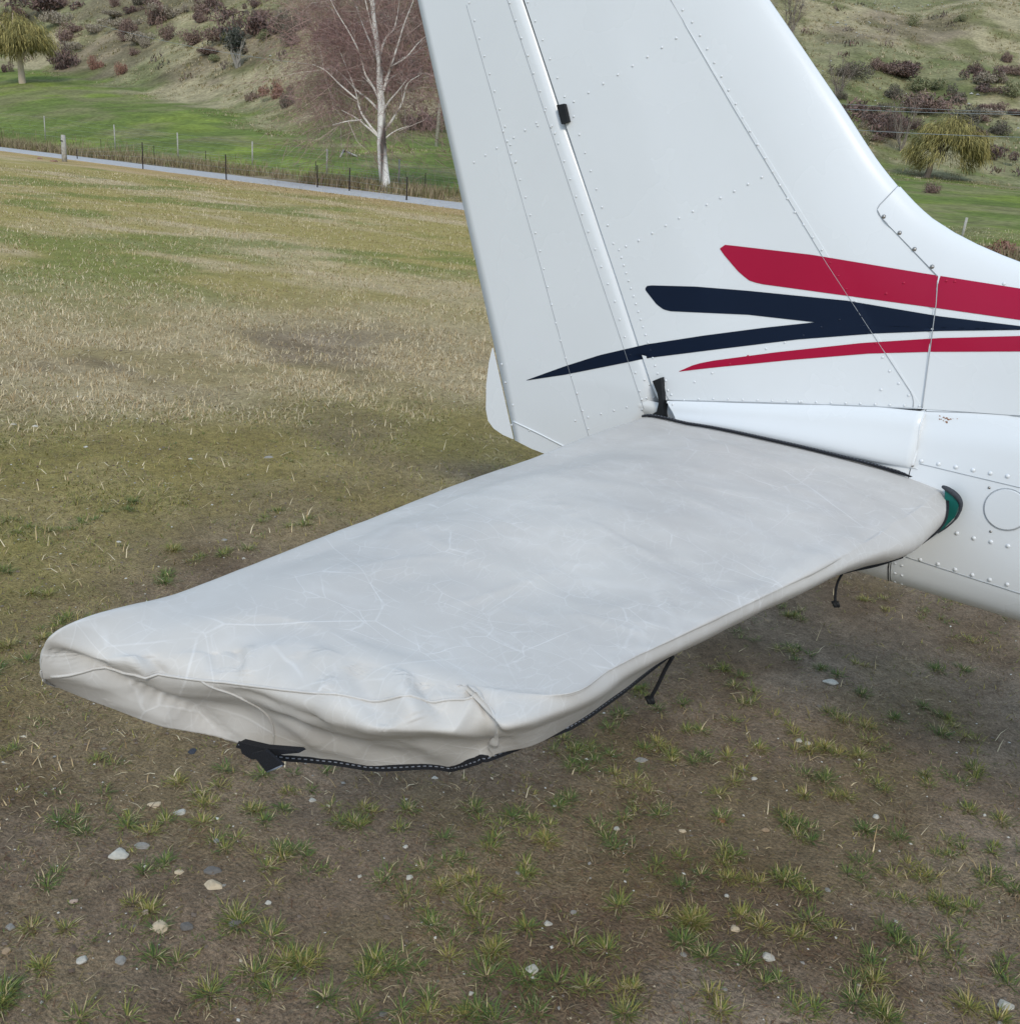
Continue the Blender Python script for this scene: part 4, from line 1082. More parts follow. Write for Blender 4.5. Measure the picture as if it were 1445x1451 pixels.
def make_grit():
    x, y, d, r_ = polar_points(32000, .4, 9, 1.3, 52, 77)
    k = fbm(x*1.5+8, y*1.5+2, 3) > .40; x, y, d = x[k], y[k], d[k]; N = len(x)
    oct_ = np.array([(1, 0, 0), (-1, 0, 0), (0, 1, 0), (0, -1, 0), (0, 0, 1), (0, 0, -1)], float)
    fc = np.array([(0, 2, 4), (2, 1, 4), (1, 3, 4), (3, 0, 4)])
    sz = np.exp(r_.normal(-5.85, .42, N)); rot = r_.uniform(0, 6.28, N)
    V = oct_[None]*np.stack([sz*r_.uniform(.8, 1.6, N), sz*r_.uniform(.7, 1.1, N), sz*r_.uniform(.5, .9, N)], 1)[:, None, :]
    c_, s_ = np.cos(rot)[:, None], np.sin(rot)[:, None]
    V = np.stack([V[..., 0]*c_-V[..., 1]*s_, V[..., 0]*s_+V[..., 1]*c_, V[..., 2]], -1)
    V = V + np.stack([x, y, soil_h(x, y)+.001], 1)[:, None, :]
    T = (fc[None]+np.arange(N)[:, None, None]*6).reshape(-1, 3)
    col = np.array([(.62, .60, .54), (.48, .44, .37), (.30, .28, .25), (.5, .42, .3), (.2, .17, .14), (.125, .088, .064), (.17, .13, .10)])[r_.choice(7, N, p=[.05, .04, .04, .02, .05, .45, .35])]
    o = link('grit', tri_mesh('grit', V.reshape(-1, 3), T, np.repeat(col, 6, 0)), STONE); tag(o, kind='stuff')
make_grit()

# ------------------------------------------------------------------ fences, poles, wires
def post(parent, base, hgt, r, m, top=None, name='post', n=6):
    b0 = np.array(base)-np.array([0, 0, .15]); t = np.array(base)+np.array([random.gauss(0, .012)*hgt, random.gauss(0, .012)*hgt, hgt])
    tube(name, [b0, t], [r, r*.92], m, parent, n); return t
def fence(label, posts, m, r, nwire, hgt_scale=1.0):
    f = empty('wire_fence', hit_ground(*posts[0][:2])); inv = Matrix.Translation(-f.location)
    tops = []
    for px, py, h_px in posts:
        b_ = hit_ground(px, py); d = np.linalg.norm(b_-CAM); hgt = h_px*d/FPX
        post(None, b_, hgt, r, m); o = COL.objects[-1]; o.parent = f; o.matrix_parent_inverse = inv; tops.append((b_, hgt))
    for k in range(nwire):
        P = []
        fr = (k+1)/(nwire+.3)
        for b_, hg in tops: P.append(b_+np.array([0, 0, hg*fr]))
        o = tube('wire', P, .004, WIRE, None, 4); o.parent = f; o.matrix_parent_inverse = inv
    tag(f, label, 'fence'); return f
fence('row of dark rusty steel posts with thin wires along the gravel track', [(110, 226, 12), (203, 240, 32), (321, 255, 31), (450, 267, 29), (495, 272, 30), (576, 285, 31)], POSTD, .032, 4)
fence('row of pale weathered posts with thin wires at the foot of the green paddock', [(-40, 190, 27), (65, 199, 27), (164, 213, 29), (253, 226, 32), (358, 235, 29), (463, 248, 32), (565, 262, 32), (660, 275, 32)], POSTW, .05, 5)
fence('short dark stakes half hidden in the dry grass of the verge', [(3, 196, 11), (144, 214, 13), (219, 223, 14), (292, 229, 13), (447, 252, 20), (602, 271, 22)], POSTD, .025, 1)
p = hit_ground(92, 229); d = np.linalg.norm(p-CAM)
g = empty('strainer_post', p)
V, F = tube_geo([p-np.array([0, 0, .2]), p+np.array([.02, 0, 16*d/FPX]), p+np.array([0, .02, 31*d/FPX])], [3.1*d/FPX, 2.9*d/FPX, 2.5*d/FPX], 8)
o = part('timber', V, F, POSTW, g); o.matrix_parent_inverse = Matrix.Translation(-g.location)
V, F = tube_geo([p+np.array([-.1, -.1, 24*d/FPX]), p+np.array([.12, -.12, 24*d/FPX])], .03, 5); o = part('notch', V, F, POSTD, g); o.matrix_parent_inverse = Matrix.Translation(-g.location)
tag(g, 'thick bleached wooden post beside the gravel track at far left', 'post')
for px, py, w in ((57, 225, 9), (77, 229, 11)):
    q = hit_ground(px, py); d = np.linalg.norm(q-CAM); o = bpy.data.objects.new('stone', stone_mesh(int(px), (.30, .17, .12))); COL.objects.link(o)
    o.location = q; sc = w*d/FPX/2; o.scale = (sc, sc*.8, sc*.5)
    tag(o, 'reddish rock left of the bleached wooden post, '+('farther one' if px < 60 else 'nearest to the post'), 'rock', 'reddish rocks by the track')
# power pole and lines
p = hit_ground(618, 208); d = np.linalg.norm(p-CAM)
g = empty('utility_pole', p); inv = Matrix.Translation(-p) if False else Matrix.Translation(-g.location)
hgt = 9.0
ptop = p+np.array([.35, .1, hgt])
POLEM = add_noise(mat('pale_pole', (.55, .52, .45), .85, .2)[0], 6, .12)
o = tube('shaft', [p-np.array([0, 0, .3]), ptop], [.15, .09], POLEM, g, 8); o.matrix_parent_inverse = inv
o = tube('crossarm', [ptop+np.array([-.9, .5, -.3]), ptop+np.array([.9, -.5, -.3])], .06, POSTW, g, 5); o.matrix_parent_inverse = inv
tag(g, 'tall pale utility pole standing in the green paddock behind the rudder', 'utility pole')
def span(a, b, za, zb_, label, r=.022, sag=1.2):
    A = CAM+ray(*a)*za; B = CAM+ray(*b)*zb_; P = []
    for t in np.linspace(0, 1, 14): q = lerp(A, B, t); q = q-np.array([0, 0, sag*4*t*(1-t)]); P.append(q)
    o = tube('power_line', P, r, WIRE, None, 4); tag(o, label, 'power line', 'overhead lines crossing the hillside')
span((140, 35), (640, 108), 150, 85, 'thin overhead wire crossing the left hillside behind the birch', .016, .9)
span((1100, 140), (1560, 162), 96, 84, 'upper pair wire crossing the right hillside above the yellow willow, higher of two', .016, .2)
span((1100, 149), (1560, 163), 96, 84, 'upper pair wire crossing the right hillside above the yellow willow, lower of two', .022, .2)
span((1100, 176), (1560, 197), 92, 80, 'lower overhead wire passing in front of the top of the yellow willow', .022, .2)
# lone post at the right
p = hit_ground(1362, 337); d = np.linalg.norm(p-CAM)
o = tube('fence_post', [p-np.array([0, 0, .2]), p+np.array([.03, 0, 24*d/FPX])], .055, POSTW, None, 6); tag(o, 'single grey post at the edge of the paddock, behind the dorsal fairing', 'post')

# ------------------------------------------------------------------ bushes and trees
def cloud_mesh(name, seed, cols, n=520, leaf=.10, squash=.7, lobes=6, twig=.5):
    """unit bush (radius ~1): many small faces in uneven lobes"""
    r_ = np.random.default_rng(seed)
    c = r_.normal(0, .42, (lobes, 3)); c[:, 2] = np.abs(c[:, 2])*.8+.15; lr = r_.uniform(.28, .55, lobes)
    w = r_.integers(0, lobes, n); dv = r_.normal(size=(n, 3)); dv /= np.linalg.norm(dv, axis=1)[:, None]
    P = c[w]+dv*(lr[w]*r_.random(n)**.33)[:, None]; P[:, 2] = np.maximum(P[:, 2], 0)*squash*1.2
    a = r_.normal(size=(n, 3)); a[:, 2] += twig*1.2; a /= np.linalg.norm(a, axis=1)[:, None]; b_ = np.cross(a, r_.normal(size=(n, 3))); b_ /= np.linalg.norm(b_, axis=1)[:, None]
    s1 = r_.uniform(.7, 1.6, n)*leaf*(1+twig); s2 = r_.uniform(.3, .7, n)*leaf
    V = np.stack([P-a*s1[:, None], P+b_*s2[:, None], P+a*s1[:, None], P-b_*s2[:, None]], 1).reshape(-1, 3)
    i = np.arange(n)[:, None]*4; T = np.concatenate([i+[0, 1, 2], i+[0, 2, 3]], 1).reshape(-1, 3)
    cc_ = np.array(cols)[r_.integers(0, len(cols), n)]*r_.uniform(.7, 1.25, (n, 1))
    me = tri_mesh(name, V, T, np.repeat(cc_, 4, 0)); me.materials.append(BUSHM); return me
MAR = [(.105, .058, .052), (.13, .075, .062), (.075, .045, .042), (.15, .10, .08)]
RBR = [(.145, .062, .045), (.11, .05, .04), (.17, .085, .06)]
DRK = [(.040, .040, .032), (.055, .050, .042), (.075, .065, .055)]
DMA = [(.060, .040, .040), (.085, .055, .052), (.045, .036, .036)]
GRN = [(.060, .072, .038), (.085, .092, .050), (.105, .10, .062)]
GRY = [(.13, .115, .095), (.16, .14, .115), (.10, .085, .072)]
STR = [(.33, .28, .18), (.26, .21, .13), (.40, .34, .22)]
MAR = [(.082, .054, .050), (.098, .066, .060), (.068, .048, .046), (.105, .078, .066)]; RBR = [(.115, .060, .047), (.095, .054, .045), (.13, .075, .06)]
MAR, RBR, DRK, DMA, GRN, GRY = [[tuple((2.5*q[0]+.025, 2.45*q[1]+.022, 2.3*q[2]+.016)) for q in L] for L in (MAR, RBR, DRK, DMA, GRN, GRY)]
KIND = {}
for nm, cols in (('m', MAR), ('r', RBR), ('d', DRK), ('p', DMA), ('g', GRN), ('y', GRY), ('s', STR)):
    KIND[nm] = [cloud_mesh('bush', ord(nm)*7+k, cols, 1500, .050, .75, 6+3*k, .9) for k in range(3)]
BUSHES = [
 (25,27,26,20,'m','faded maroon bush left of the long thicket on the upper left hillside'),
 (66,16,74,24,'p','long maroon brown thicket along the top left of the hillside'),
 (164,9,14,12,'m','small maroon bush at the top edge above the left hillside'),
 (223,33,34,32,'m','tall maroon bush high in the middle of the left hillside'),
 (186,46,22,18,'m','rounded maroon bush left of the tall maroon bush'),
 (238,56,22,20,'m','maroon bush just below the tall maroon bush'),
 (96,58,34,16,'m','wide faded maroon bush upslope from the dark domed bush'),
 (136,47,22,13,'y','grey low bush between two maroon patches on the left hillside'),
 (91,97,36,27,'p','dark domed purple brown bush right of the yellow willow at the left'),
 (137,98,16,17,'r','small round red brown bush right of the dark domed bush'),
 (172,106,17,17,'r','small round red brown bush at the paddock edge, farther right'),
 (276,63,32,20,'m','maroon bush left of the grey green tree on the left hillside'),
 (318,57,48,22,'m','broad maroon thicket above the grey green tree'),
 (366,48,62,32,'p','large dark maroon thicket left of the birch crown'),
 (415,46,36,30,'d','dark green bush against the left side of the birch crown, upper one'),
 (412,66,32,22,'d','dark green bush against the left side of the birch crown, lower one'),
 (207,67,15,12,'y','small grey shrub below the rounded maroon bush'),
 (190,78,14,10,'m','small maroon shrub on open slope above the paddock'),
 (305,86,26,9,'g','low grey green bush left of the foot of the grey green tree'),
 (357,142,19,13,'m','small brown bush on the slope left of the birch'),
 (392,139,30,22,'r','maroon brown bush behind a dark grey bush near the birch'),
 (407,153,22,22,'d','dark grey rounded bush left of the birch'),
 (200,7,22,12,'d','dark bush at the very top of the left hillside'),
 (286,33,16,13,'m','small maroon bush above the maroon thicket'),
 (265,17,15,10,'y','small grey brown bush near the top of the left hillside'),
 (5,103,15,13,'p','maroon bush under the left yellow willow, at the picture edge'),
 (480,66,70,40,'p','dark brown thicket behind the upper left of the birch crown'),
 (565,60,80,50,'y','grey brown thicket behind the upper right of the birch crown'),
 (592,120,60,45,'p','brown thicket behind the birch beside the rudder edge'),
 (520,130,70,40,'y','grey brown scrub behind the middle of the birch'),
 (585,185,60,28,'p','dark purple bush on the paddock edge right of the birch trunk'),
 (1245,99,24,16,'m','maroon bush on top of the dark thicket on the right hillside'),
 (1210,110,48,17,'d','dark long bush at the left end of the right hillside thicket'),
 (1280,107,62,22,'p','dark maroon thicket across the middle of the right hillside'),
 (1382,115,34,16,'p','dark maroon bush right of the main thicket'),
 (1425,89,15,13,'m','small maroon bush at the right edge of the hillside'),
 (1264,138,28,14,'d','dark low bush under the main thicket'),
 (1310,126,42,17,'g','dark olive bush under the right part of the main thicket'),
 (1310,161,72,28,'m','broad maroon thicket above the yellow willow'),
 (1352,146,28,18,'d','dark bush right above the broad maroon thicket'),
 (1255,192,74,36,'p','grey brown thicket left of the right hand yellow willow'),
 (1250,156,17,10,'d','small dark bush above the grey brown thicket'),
 (1364,180,46,22,'d','dark bush directly right of the top of the yellow willow'),
 (1404,158,28,12,'m','maroon low bush at the right, crossed by the wires'),
 (1385,192,22,13,'d','small dark bush right of the yellow willow crown'),
 (1414,190,30,14,'d','dark low bush near the right edge, level with the willow crown'),
 (1404,224,40,21,'p','dark maroon bush right of the yellow willow, lower one'),
 (1292,37,15,11,'g','small green bush high on the right hillside'),
 (1359,31,16,9,'g','dark green low bush below the crest on the right'),
 (1190,141,15,12,'d','small dark bush beside the fin edge'),
 (1318,274,22,16,'m','brown bush at the foot of the yellow willow'),
 (1398,372,62,34,'r','rust red bush behind the dorsal fairing at the right'),
 (1438,374,50,30,'s','straw coloured bush beside the rust red bush at the right edge')]
def put(mesh_, px, py, w, h_, label, cat, name, group):
    p = hit_ground(px, py); d = np.linalg.norm(p-CAM); o = bpy.data.objects.new(name, mesh_); COL.objects.link(o)
    o.location = (p[0], p[1], p[2]-.1); sx = w*d/FPX/2; o.scale = (sx*1.05, sx*1.05, h_*d/FPX/1.05); o.rotation_euler = (0, 0, random.uniform(0, 6.28))
    tag(o, label, cat, group); return o
for i, (px, py, w, h_, k, lab) in enumerate(BUSHES): put(KIND[k][i % 3], px, py, w, h_, lab, 'bush', 'bush', 'bushes on the hillside')
rb = np.random.default_rng(91)
ORD = 'first second third fourth fifth sixth seventh eighth ninth tenth eleventh twelfth thirteenth fourteenth fifteenth sixteenth seventeenth eighteenth nineteenth twentieth twenty-first twenty-second twenty-third twenty-fourth'.split()
WORD = {'m': 'soft maroon', 'p': 'dull purple brown', 'y': 'grey brown', 'g': 'olive green'}
for where, grp, n_, bx in (('right', 'scrub bushes of the right hillside thicket', 34, (1195, 1440, 100, 205)), ('left', 'scrub bushes of the left hillside', 30, (10, 470, 8, 78))):
    todo = []
    for k in range(n_):
        px = rb.uniform(bx[0], bx[1]); py = rb.uniform(bx[2], bx[3]) if px < 1400 else rb.uniform(bx[2], 165)
        todo.append((px, py, 'mpyg'[rb.choice(4, p=[.42, .28, .22, .08])], rb.uniform(16, 44), rb.uniform(8, 17)))
    cnt = {}
    for k, (px, py, kd, w, h_) in enumerate(sorted(todo)):
        i = cnt.get(kd, 0); cnt[kd] = i+1
        put(KIND[kd][k % 3], px, py, w, h_, '%s from left of the low %s scrub bushes spread over the %s hillside' % (ORD[i], WORD[kd], where), 'bush', 'bush', grp)
# scrub specks too small to tell apart
def make_scrub():
    r_ = np.random.default_rng(55); N = 700
    th = np.radians(r_.uniform(4, 70, N)); rh = np.interp(th, TH, RHL); r = rh+5+r_.random(N)*320
    x, y = -np.sin(th)*r, np.cos(th)*r; k = fbm(x/38+9, y/38+2, 3) > .54; x, y, r = x[k], y[k], r[k]; N = len(x)
    nb = 26; X = np.repeat(x, nb)+r_.normal(0, .55, N*nb); Y = np.repeat(y, nb)+r_.normal(0, .55, N*nb); M = N*nb
    Z = np.maximum(terrain(X, Y), 0)+r_.uniform(0, .6, M)
    cc_ = np.array([(.21, .14, .12), (.15, .115, .10), (.14, .13, .095), (.24, .18, .14)])[r_.integers(0, 4, N)]
    o = blades('scrub', np.stack([X, Y, Z], 1), r_.uniform(0, 6.28, M), np.abs(r_.normal(.5, .4, M)), r_.uniform(.3, .8, M), r_.uniform(.10, .25, M), r_.uniform(0, .6, M), np.repeat(cc_, nb, 0)*r_.uniform(.7, 1.2, (M, 1)), BUSHM)
    tag(o, kind='stuff')
make_scrub()
def make_scree():
    r_ = np.random.default_rng(56); N = 5200
    th = np.radians(r_.uniform(2, 70, N)); rh = np.interp(th, TH, RHL); r = rh+30+r_.random(N)**.8*290
    x, y = -np.sin(th)*r, np.cos(th)*r; k = (fbm(x/26+39, y/26+2, 4)+.10*sstep(R(30), R(12), th)) > .56; x, y, r = x[k], y[k], r[k]; N = len(x)
    z = terrain(x, y); oct_ = np.array([(1, 0, 0), (-1, 0, 0), (0, 1, 0), (0, -1, 0), (0, 0, 1)], float); fc = np.array([(0, 2, 4), (2, 1, 4), (1, 3, 4), (3, 0, 4)])
    sz = np.exp(r_.normal(-1.75, .35, N)); V = oct_[None]*sz[:, None, None]*np.array([1, .9, .8])+np.stack([x, y, z], 1)[:, None]
    T = (fc[None]+np.arange(N)[:, None, None]*5).reshape(-1, 3)
    col = np.repeat(np.array([(.46, .45, .40), (.36, .35, .30), (.28, .27, .22)])[r_.integers(0, 3, N)], 5, 0)
    o = link('scree', tri_mesh('scree', V.reshape(-1, 3), T, col), STONE); tag(o, kind='stuff')
make_scree()

def limb_geo(MBo, pts, r0, r1, n=6): MBo.add(*tube_geo(pts, list(np.linspace(r0, r1, len(pts))), n, False))
def set_tint(o, fn):
    me = o.data; a = me.color_attributes.new('tint', 'FLOAT_COLOR', 'POINT')
    for i, v in enumerate(me.vertices): a.data[i].color = (*fn(v.co), 1)
def wander(a, b, n, amp, r_):
    P = []
    for t in np.linspace(0, 1, n): P.append(lerp(np.array(a), np.array(b), t)+(r_.normal(0, amp, 3)*math.sin(math.pi*t) if 0 < t < 1 else 0))
    return P
def twig_cloud(starts, dirs, n_per, ln, wd, cols, r_, gravity=.0):
    """ribbons of fine twigs, each bending once"""
    N = len(starts)*n_per; S = np.repeat(np.array(starts), n_per, 0)+r_.normal(0, .10, (N, 3)); D = np.repeat(np.array(dirs), n_per, 0)+r_.normal(0, .55, (N, 3))
    D /= np.linalg.norm(D, axis=1)[:, None]; L_ = r_.uniform(.5, 1.2, N)*ln
    M_ = S+D*(L_*.5)[:, None]; D2 = D+r_.normal(0, .3, (N, 3)); D2[:, 2] -= gravity; D2 /= np.linalg.norm(D2, axis=1)[:, None]; E = M_+D2*(L_*.5)[:, None]
    a = np.cross(D, r_.normal(size=(N, 3))); a /= np.linalg.norm(a, axis=1)[:, None]; a *= wd/2
    V = np.stack([S-a, S+a, M_-a*.7, M_+a*.7, E], 1).reshape(-1, 3); i = np.arange(N)[:, None]*5
    T = np.concatenate([i+[0, 1, 3], i+[0, 3, 2], i+[2, 3, 4]], 1).reshape(-1, 3)
    col = np.array(cols)[r_.integers(0, len(cols), N)]*r_.uniform(.75, 1.2, (N, 1)); return V, T, np.repeat(col, 5, 0), E, D2
def birch():
    r_ = np.random.default_rng(42); base = hit_ground(547, 272); d = np.linalg.norm(base-CAM); s = d/FPX
    right = np.array([_cy, _sy, 0]); away = np.array([-_sy, _cy, 0])
    g = empty('birch_tree', base); inv = Matrix.Translation(-g.location)
    def at(px, py, dep=0.0):     # point in the tree's own upright plane, then pushed in depth
        dr = ray(px, py); t = ((base-CAM)@away)/(dr@away); return CAM+dr*t+away*dep
    mb = MB()
    trunk = [at(547, 274), at(546, 262), at(543, 235), at(541, 205), at(541, 180), at(541, 150), at(538, 120), at(538, 90), at(534, 60), at(529, 20), at(526, -30), at(524, -90), at(522, -140)]
    limb_geo(mb, [trunk[0]-np.array([0, 0, .3])]+trunk, 8.5*s, .8*s, 9)
    # make the taper stronger near the foot
    V = np.array(mb.V); 
    o = mb.build('trunk', BARK, g); o.matrix_parent_inverse = inv
    def btint(co):
        k = vnoise(np.array(co.x*9), np.array(co.z*5.0)); j = vnoise(np.array(co.z*9.), np.array(co.x*3+7))
        if co.z < base[2]+.9 and k < .62: return (.16, .14, .09)
        return (.10, .085, .075) if (j > .78 or k > .86) else (.92, .89, .83)
    set_tint(o, btint)
    limbs = [[(541, 198), (519, 172), (509, 158), (500, 128), (482, 85), (470, 60)], [(541, 160), (520, 140), (500, 125), (480, 105), (455, 85)], [(538, 195), (520, 180), (500, 165), (480, 155)],
             [(543, 188), (560, 165), (572, 145), (580, 120), (600, 108)], [(541, 175), (548, 150), (565, 130), (580, 112)], [(543, 130), (553, 95), (562, 65), (572, 30), (580, 8), (590, -20)],
             [(540, 145), (530, 125), (518, 105), (510, 75), (498, 50), (480, 20), (470, 0)], [(538, 95), (527, 70), (515, 45), (505, 25), (492, -5)], [(538, 80), (545, 55), (556, 40), (560, 20), (563, -10)],
             [(541, 128), (552, 110), (561, 100), (566, 85)], [(530, 22), (520, -20), (505, -70)], [(529, 15), (538, -30), (552, -80)], [(536, 70), (524, 30), (510, -25), (500, -60)], [(545, 115), (560, 85), (585, 70), (592, 55)],
             [(541, 200), (560, 185), (578, 178)], [(512, 170), (495, 172), (475, 178)], [(541, 150), (525, 120), (508, 105)], [(553, 95), (575, 80), (590, 60), (610, 40)], [(505, 140), (480, 118), (462, 100), (445, 92)]]
    lm = MB(); starts, dirs = [], []
    for k, L_ in enumerate(limbs):
        dep = r_.uniform(-1.0, 2.2); n = len(L_); P = [at(px, py, dep*(i/(n-1))**1.2) for i, (px, py) in enumerate(L_)]
        P = list(catmull(np.array(P), 3)); lm = MB(); limb_geo(lm, P, 1.8*s if k < 9 else 1.25*s, .32*s, 6)
        o = lm.build('limb', BARK, g); o.matrix_parent_inverse = inv; set_tint(o, lambda co: (.88, .83, .76) if vnoise(np.array(co.z*6), np.array(co.x*4)) < .75 else (.22, .18, .15))
        for i in range(3, len(P)):
            t = (P[i]-P[i-1]); t /= np.linalg.norm(t)
            for q in range(6): starts.append(P[i]+away*r_.uniform(-.2, 2.4)); dirs.append(t*.7+r_.normal(0, .75, 3)+np.array([0, 0, .12]))
    for i in range(5, len(trunk)):
        for q in range(4): starts.append(trunk[i]+away*.5); dirs.append(r_.normal(0, .8, 3)+np.array([0, 0, .3]))
    cols = [(.36, .225, .20), (.30, .185, .17), (.42, .285, .25), (.27, .18, .165)]
    V1, T1, C1, E1, D1 = twig_cloud(starts, dirs, 1, 2.2, .030, [(.52, .44, .39), (.40, .30, .26)], r_)
    V2, T2, C2, E2, D2 = twig_cloud(E1, D1, 8, 1.7, .016, cols, r_, .25)
    sel = r_.random(len(E2)) < .85
    V3, T3, C3, E3, D3 = twig_cloud(E2[sel], D2[sel], 2, 1.2, .012, cols, r_, .55)
    V = np.concatenate([V1, V2, V3]); T = np.concatenate([T1, T2+len(V1), T3+len(V1)+len(V2)]); C = np.concatenate([C1, C2, C3])
    o = link('crown', tri_mesh('crown', V, T, C), TWIG, g); o.matrix_parent_inverse = inv; o['kind'] = 'stuff'
    tag(g, 'tall bare silver birch with white trunk and haze of reddish twigs beside the track', 'tree')
birch()
def willow(px, py, w, h_, label, seed, trunkcol, lean=0, droop=1.0, low=.40):
    r_ = np.random.default_rng(seed); base = hit_ground(px, py); d = np.linalg.norm(base-CAM); s = d/FPX; g = empty('willow_tree', base); inv = Matrix.Translation(-g.location)
    right = np.array([_cy, _sy, 0]); away = np.array([-_sy, _cy, 0]); Hh = h_*s; Wd = w*s/2; cx = right*lean*s
    mb = MB(); fork = base+np.array([0, 0, Hh*.30])+cx*.15
    limb_geo(mb, wander(base-np.array([0, 0, .4]), fork, 5, .08, r_), Hh*.055, Hh*.04, 8)
    starts, dirs = [], []
    for k in range(9):
        a = k/9*6.28+r_.uniform(-.3, .3); e = base+cx+np.array([0, 0, Hh*r_.uniform(.72, .95)])+right*math.cos(a)*Wd*r_.uniform(.35, .75)+away*math.sin(a)*Wd*r_.uniform(.35, .75)
        P = wander(fork, e, 7, .25, r_); limb_geo(mb, P, Hh*.028, Hh*.006, 5)
        for i in range(2, 7):
            for q in range(9): starts.append(P[i]); dirs.append(r_.normal(0, .7, 3)+np.array([0, 0, .25])+(P[i]-fork)/np.linalg.norm(P[i]-fork)*.5)
    o = mb.build('trunk', BARK, g); o.matrix_parent_inverse = inv; set_tint(o, lambda co: trunkcol)
    cols = [(.32, .275, .10), (.26, .23, .09), (.40, .335, .13), (.18, .165, .065)]
    nc_ = 90; ca = r_.uniform(0, 6.28, nc_); cr_ = np.sqrt(r_.random(nc_))*.92; ch = low+(.90-low)*np.sqrt(np.maximum(0, 1-cr_**2))*r_.random(nc_)**.45*1.05
    CEN = base+cx+right*(np.cos(ca)*cr_*Wd)[:, None]+away*(np.sin(ca)*cr_*Wd)[:, None]+np.array([0, 0, 1])*(ch*Hh)[:, None]
    n = 110; S = np.repeat(CEN, n, 0)+r_.normal(0, 1, (nc_*n, 3))*np.array([.11*Wd, .11*Wd, .055*Hh]); M = len(S); ln = r_.uniform(.06, .26, M)*Hh*droop
    out = S-(base+cx); out[:, 2] = 0; out /= np.linalg.norm(out, axis=1)[:, None]+1e-6; out += r_.normal(0, .45, (M, 3))*np.array([1, 1, .3])
    Mi = S+out*(ln*.35)[:, None]-np.array([0, 0, 1])*(ln*.25)[:, None]; E = Mi+out*(ln*.15)[:, None]-np.array([0, 0, 1])*(ln*.6)[:, None]
    E[:, 2] = np.maximum(E[:, 2], base[2]+Hh*min(.14, low*.5)); Mi[:, 2] = np.maximum(Mi[:, 2], base[2]+Hh*min(.15, low*.6))
    a = r_.normal(size=(M, 3)); a[:, 2] = 0; a /= np.linalg.norm(a, axis=1)[:, None]; a *= (r_.uniform(.4, 1.1, M)*.0055*Hh)[:, None]
    V = np.stack([S-a, S+a, Mi-a, Mi+a, E], 1).reshape(-1, 3); i = np.arange(M)[:, None]*5; T = np.concatenate([i+[0, 1, 3], i+[0, 3, 2], i+[2, 3, 4]], 1).reshape(-1, 3)
    C = np.repeat(np.array(cols)[r_.integers(0, 4, M)]*r_.uniform(.7, 1.25, (M, 1)), 5, 0)
    o = link('crown', tri_mesh('crown', V, T, C), TWIG, g); o.matrix_parent_inverse = inv; o['kind'] = 'stuff'
    tag(g, label, 'tree')
willow(33, 118, 78, 78, 'yellow olive willow with pale trunk at the left edge of the paddock', 3, (.55, .45, .34), -4, .5)
willow(1312, 252, 92, 76, 'drooping yellow willow on the right hillside behind the fin', 4, (.20, .16, .13), 20, .62, .12)
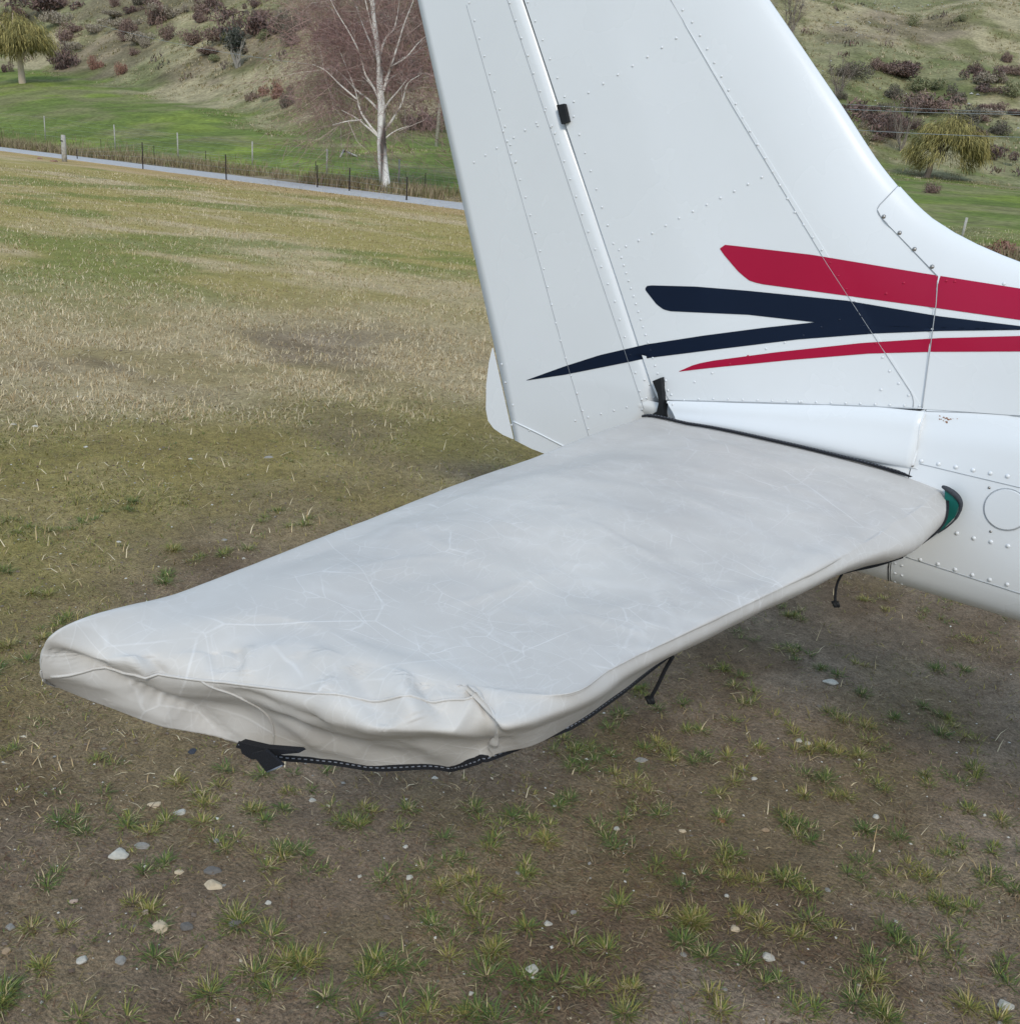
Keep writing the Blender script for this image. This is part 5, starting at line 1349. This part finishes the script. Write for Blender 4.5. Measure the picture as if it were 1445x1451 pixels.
# grey green tree with several pale stems
def small_tree():
    r_ = np.random.default_rng(6); base = hit_ground(337, 97); d = np.linalg.norm(base-CAM); s = d/FPX; g = empty('broadleaf_tree', base); inv = Matrix.Translation(-g.location)
    right = np.array([_cy, _sy, 0]); mb = MB(); ends = []
    for k in range(7):
        e = base+np.array([0, 0, r_.uniform(26, 44)*s])+right*r_.uniform(-20, 14)*s+np.array([-_sy, _cy, 0])*r_.uniform(-12, 12)*s
        limb_geo(mb, wander(base-np.array([0, 0, .3]), e, 6, .2, r_), 2.0*s, .5*s, 5); ends.append(e)
    o = mb.build('trunk', BARK, g); o.matrix_parent_inverse = inv; set_tint(o, lambda c: (.30, .28, .25))
    me = cloud_mesh('crown', 71, [(.055, .062, .050), (.085, .092, .075), (.12, .12, .105)], 900, .07, 1, 9, .3)
    o = link('crown', me, None, g); o.matrix_parent_inverse = inv; q = base+np.array([0, 0, 20*s])-right*4*s; o.location = q; o.scale = (21*s, 21*s, 25*s)
    tag(g, 'grey green tree with several pale stems standing alone on the left hillside', 'tree')
small_tree()
def bare_tree(px, py, h_, w, label, seed):
    r_ = np.random.default_rng(seed); base = hit_ground(px, py); d = np.linalg.norm(base-CAM); s = d/FPX; g = empty('bare_tree', base); inv = Matrix.Translation(-g.location)
    right = np.array([_cy, _sy, 0]); away = np.array([-_sy, _cy, 0]); mb = MB(); st, di = [], []
    for k in range(8):
        e = base+np.array([0, 0, h_*r_.uniform(.6, 1)*s])+right*r_.uniform(-.5, .5)*w*s+away*r_.uniform(-.5, .5)*w*s; P = wander(base, e, 6, .15, r_); limb_geo(mb, P, .9*s, .25*s, 4)
        for i in range(2, 6):
            for q in range(4): st.append(P[i]); di.append((P[i]-P[i-1])/np.linalg.norm(P[i]-P[i-1])+r_.normal(0, .6, 3))
    o = mb.build('stem', BARK, g); o.matrix_parent_inverse = inv; set_tint(o, lambda c: (.27, .23, .19))
    V, T, C, E, D = twig_cloud(st, di, 3, h_*s*.35, .25*s, [(.20, .16, .13), (.15, .11, .095)], r_); o = link('crown', tri_mesh('crown', V, T, C), TWIG, g); o.matrix_parent_inverse = inv; o['kind'] = 'stuff'
    tag(g, label, 'tree')
bare_tree(1185, 140, 48, 34, 'small pale leafless tree beside the fin edge on the right hillside', 12)
bare_tree(1118, 60, 70, 40, 'leafless grey tree at the top, close to the fin leading edge', 13)
bare_tree(1275, 215, 60, 40, 'leafless thin tree behind the left side of the right hand willow', 14)
# fallen branch on the paddock
P = [hit_ground(x, y)+np.array([0, 0, z]) for x, y, z in ((482, 224, .05), (487, 221, .35), (494, 221, .2), (506, 224, .08))]
o = tube('fallen_branch', P, [.05, .09, .08, .05], POSTW, None, 6); tag(o, 'pale fallen branch lying on the green paddock left of the birch', 'branch')
for me in bpy.data.meshes: pass
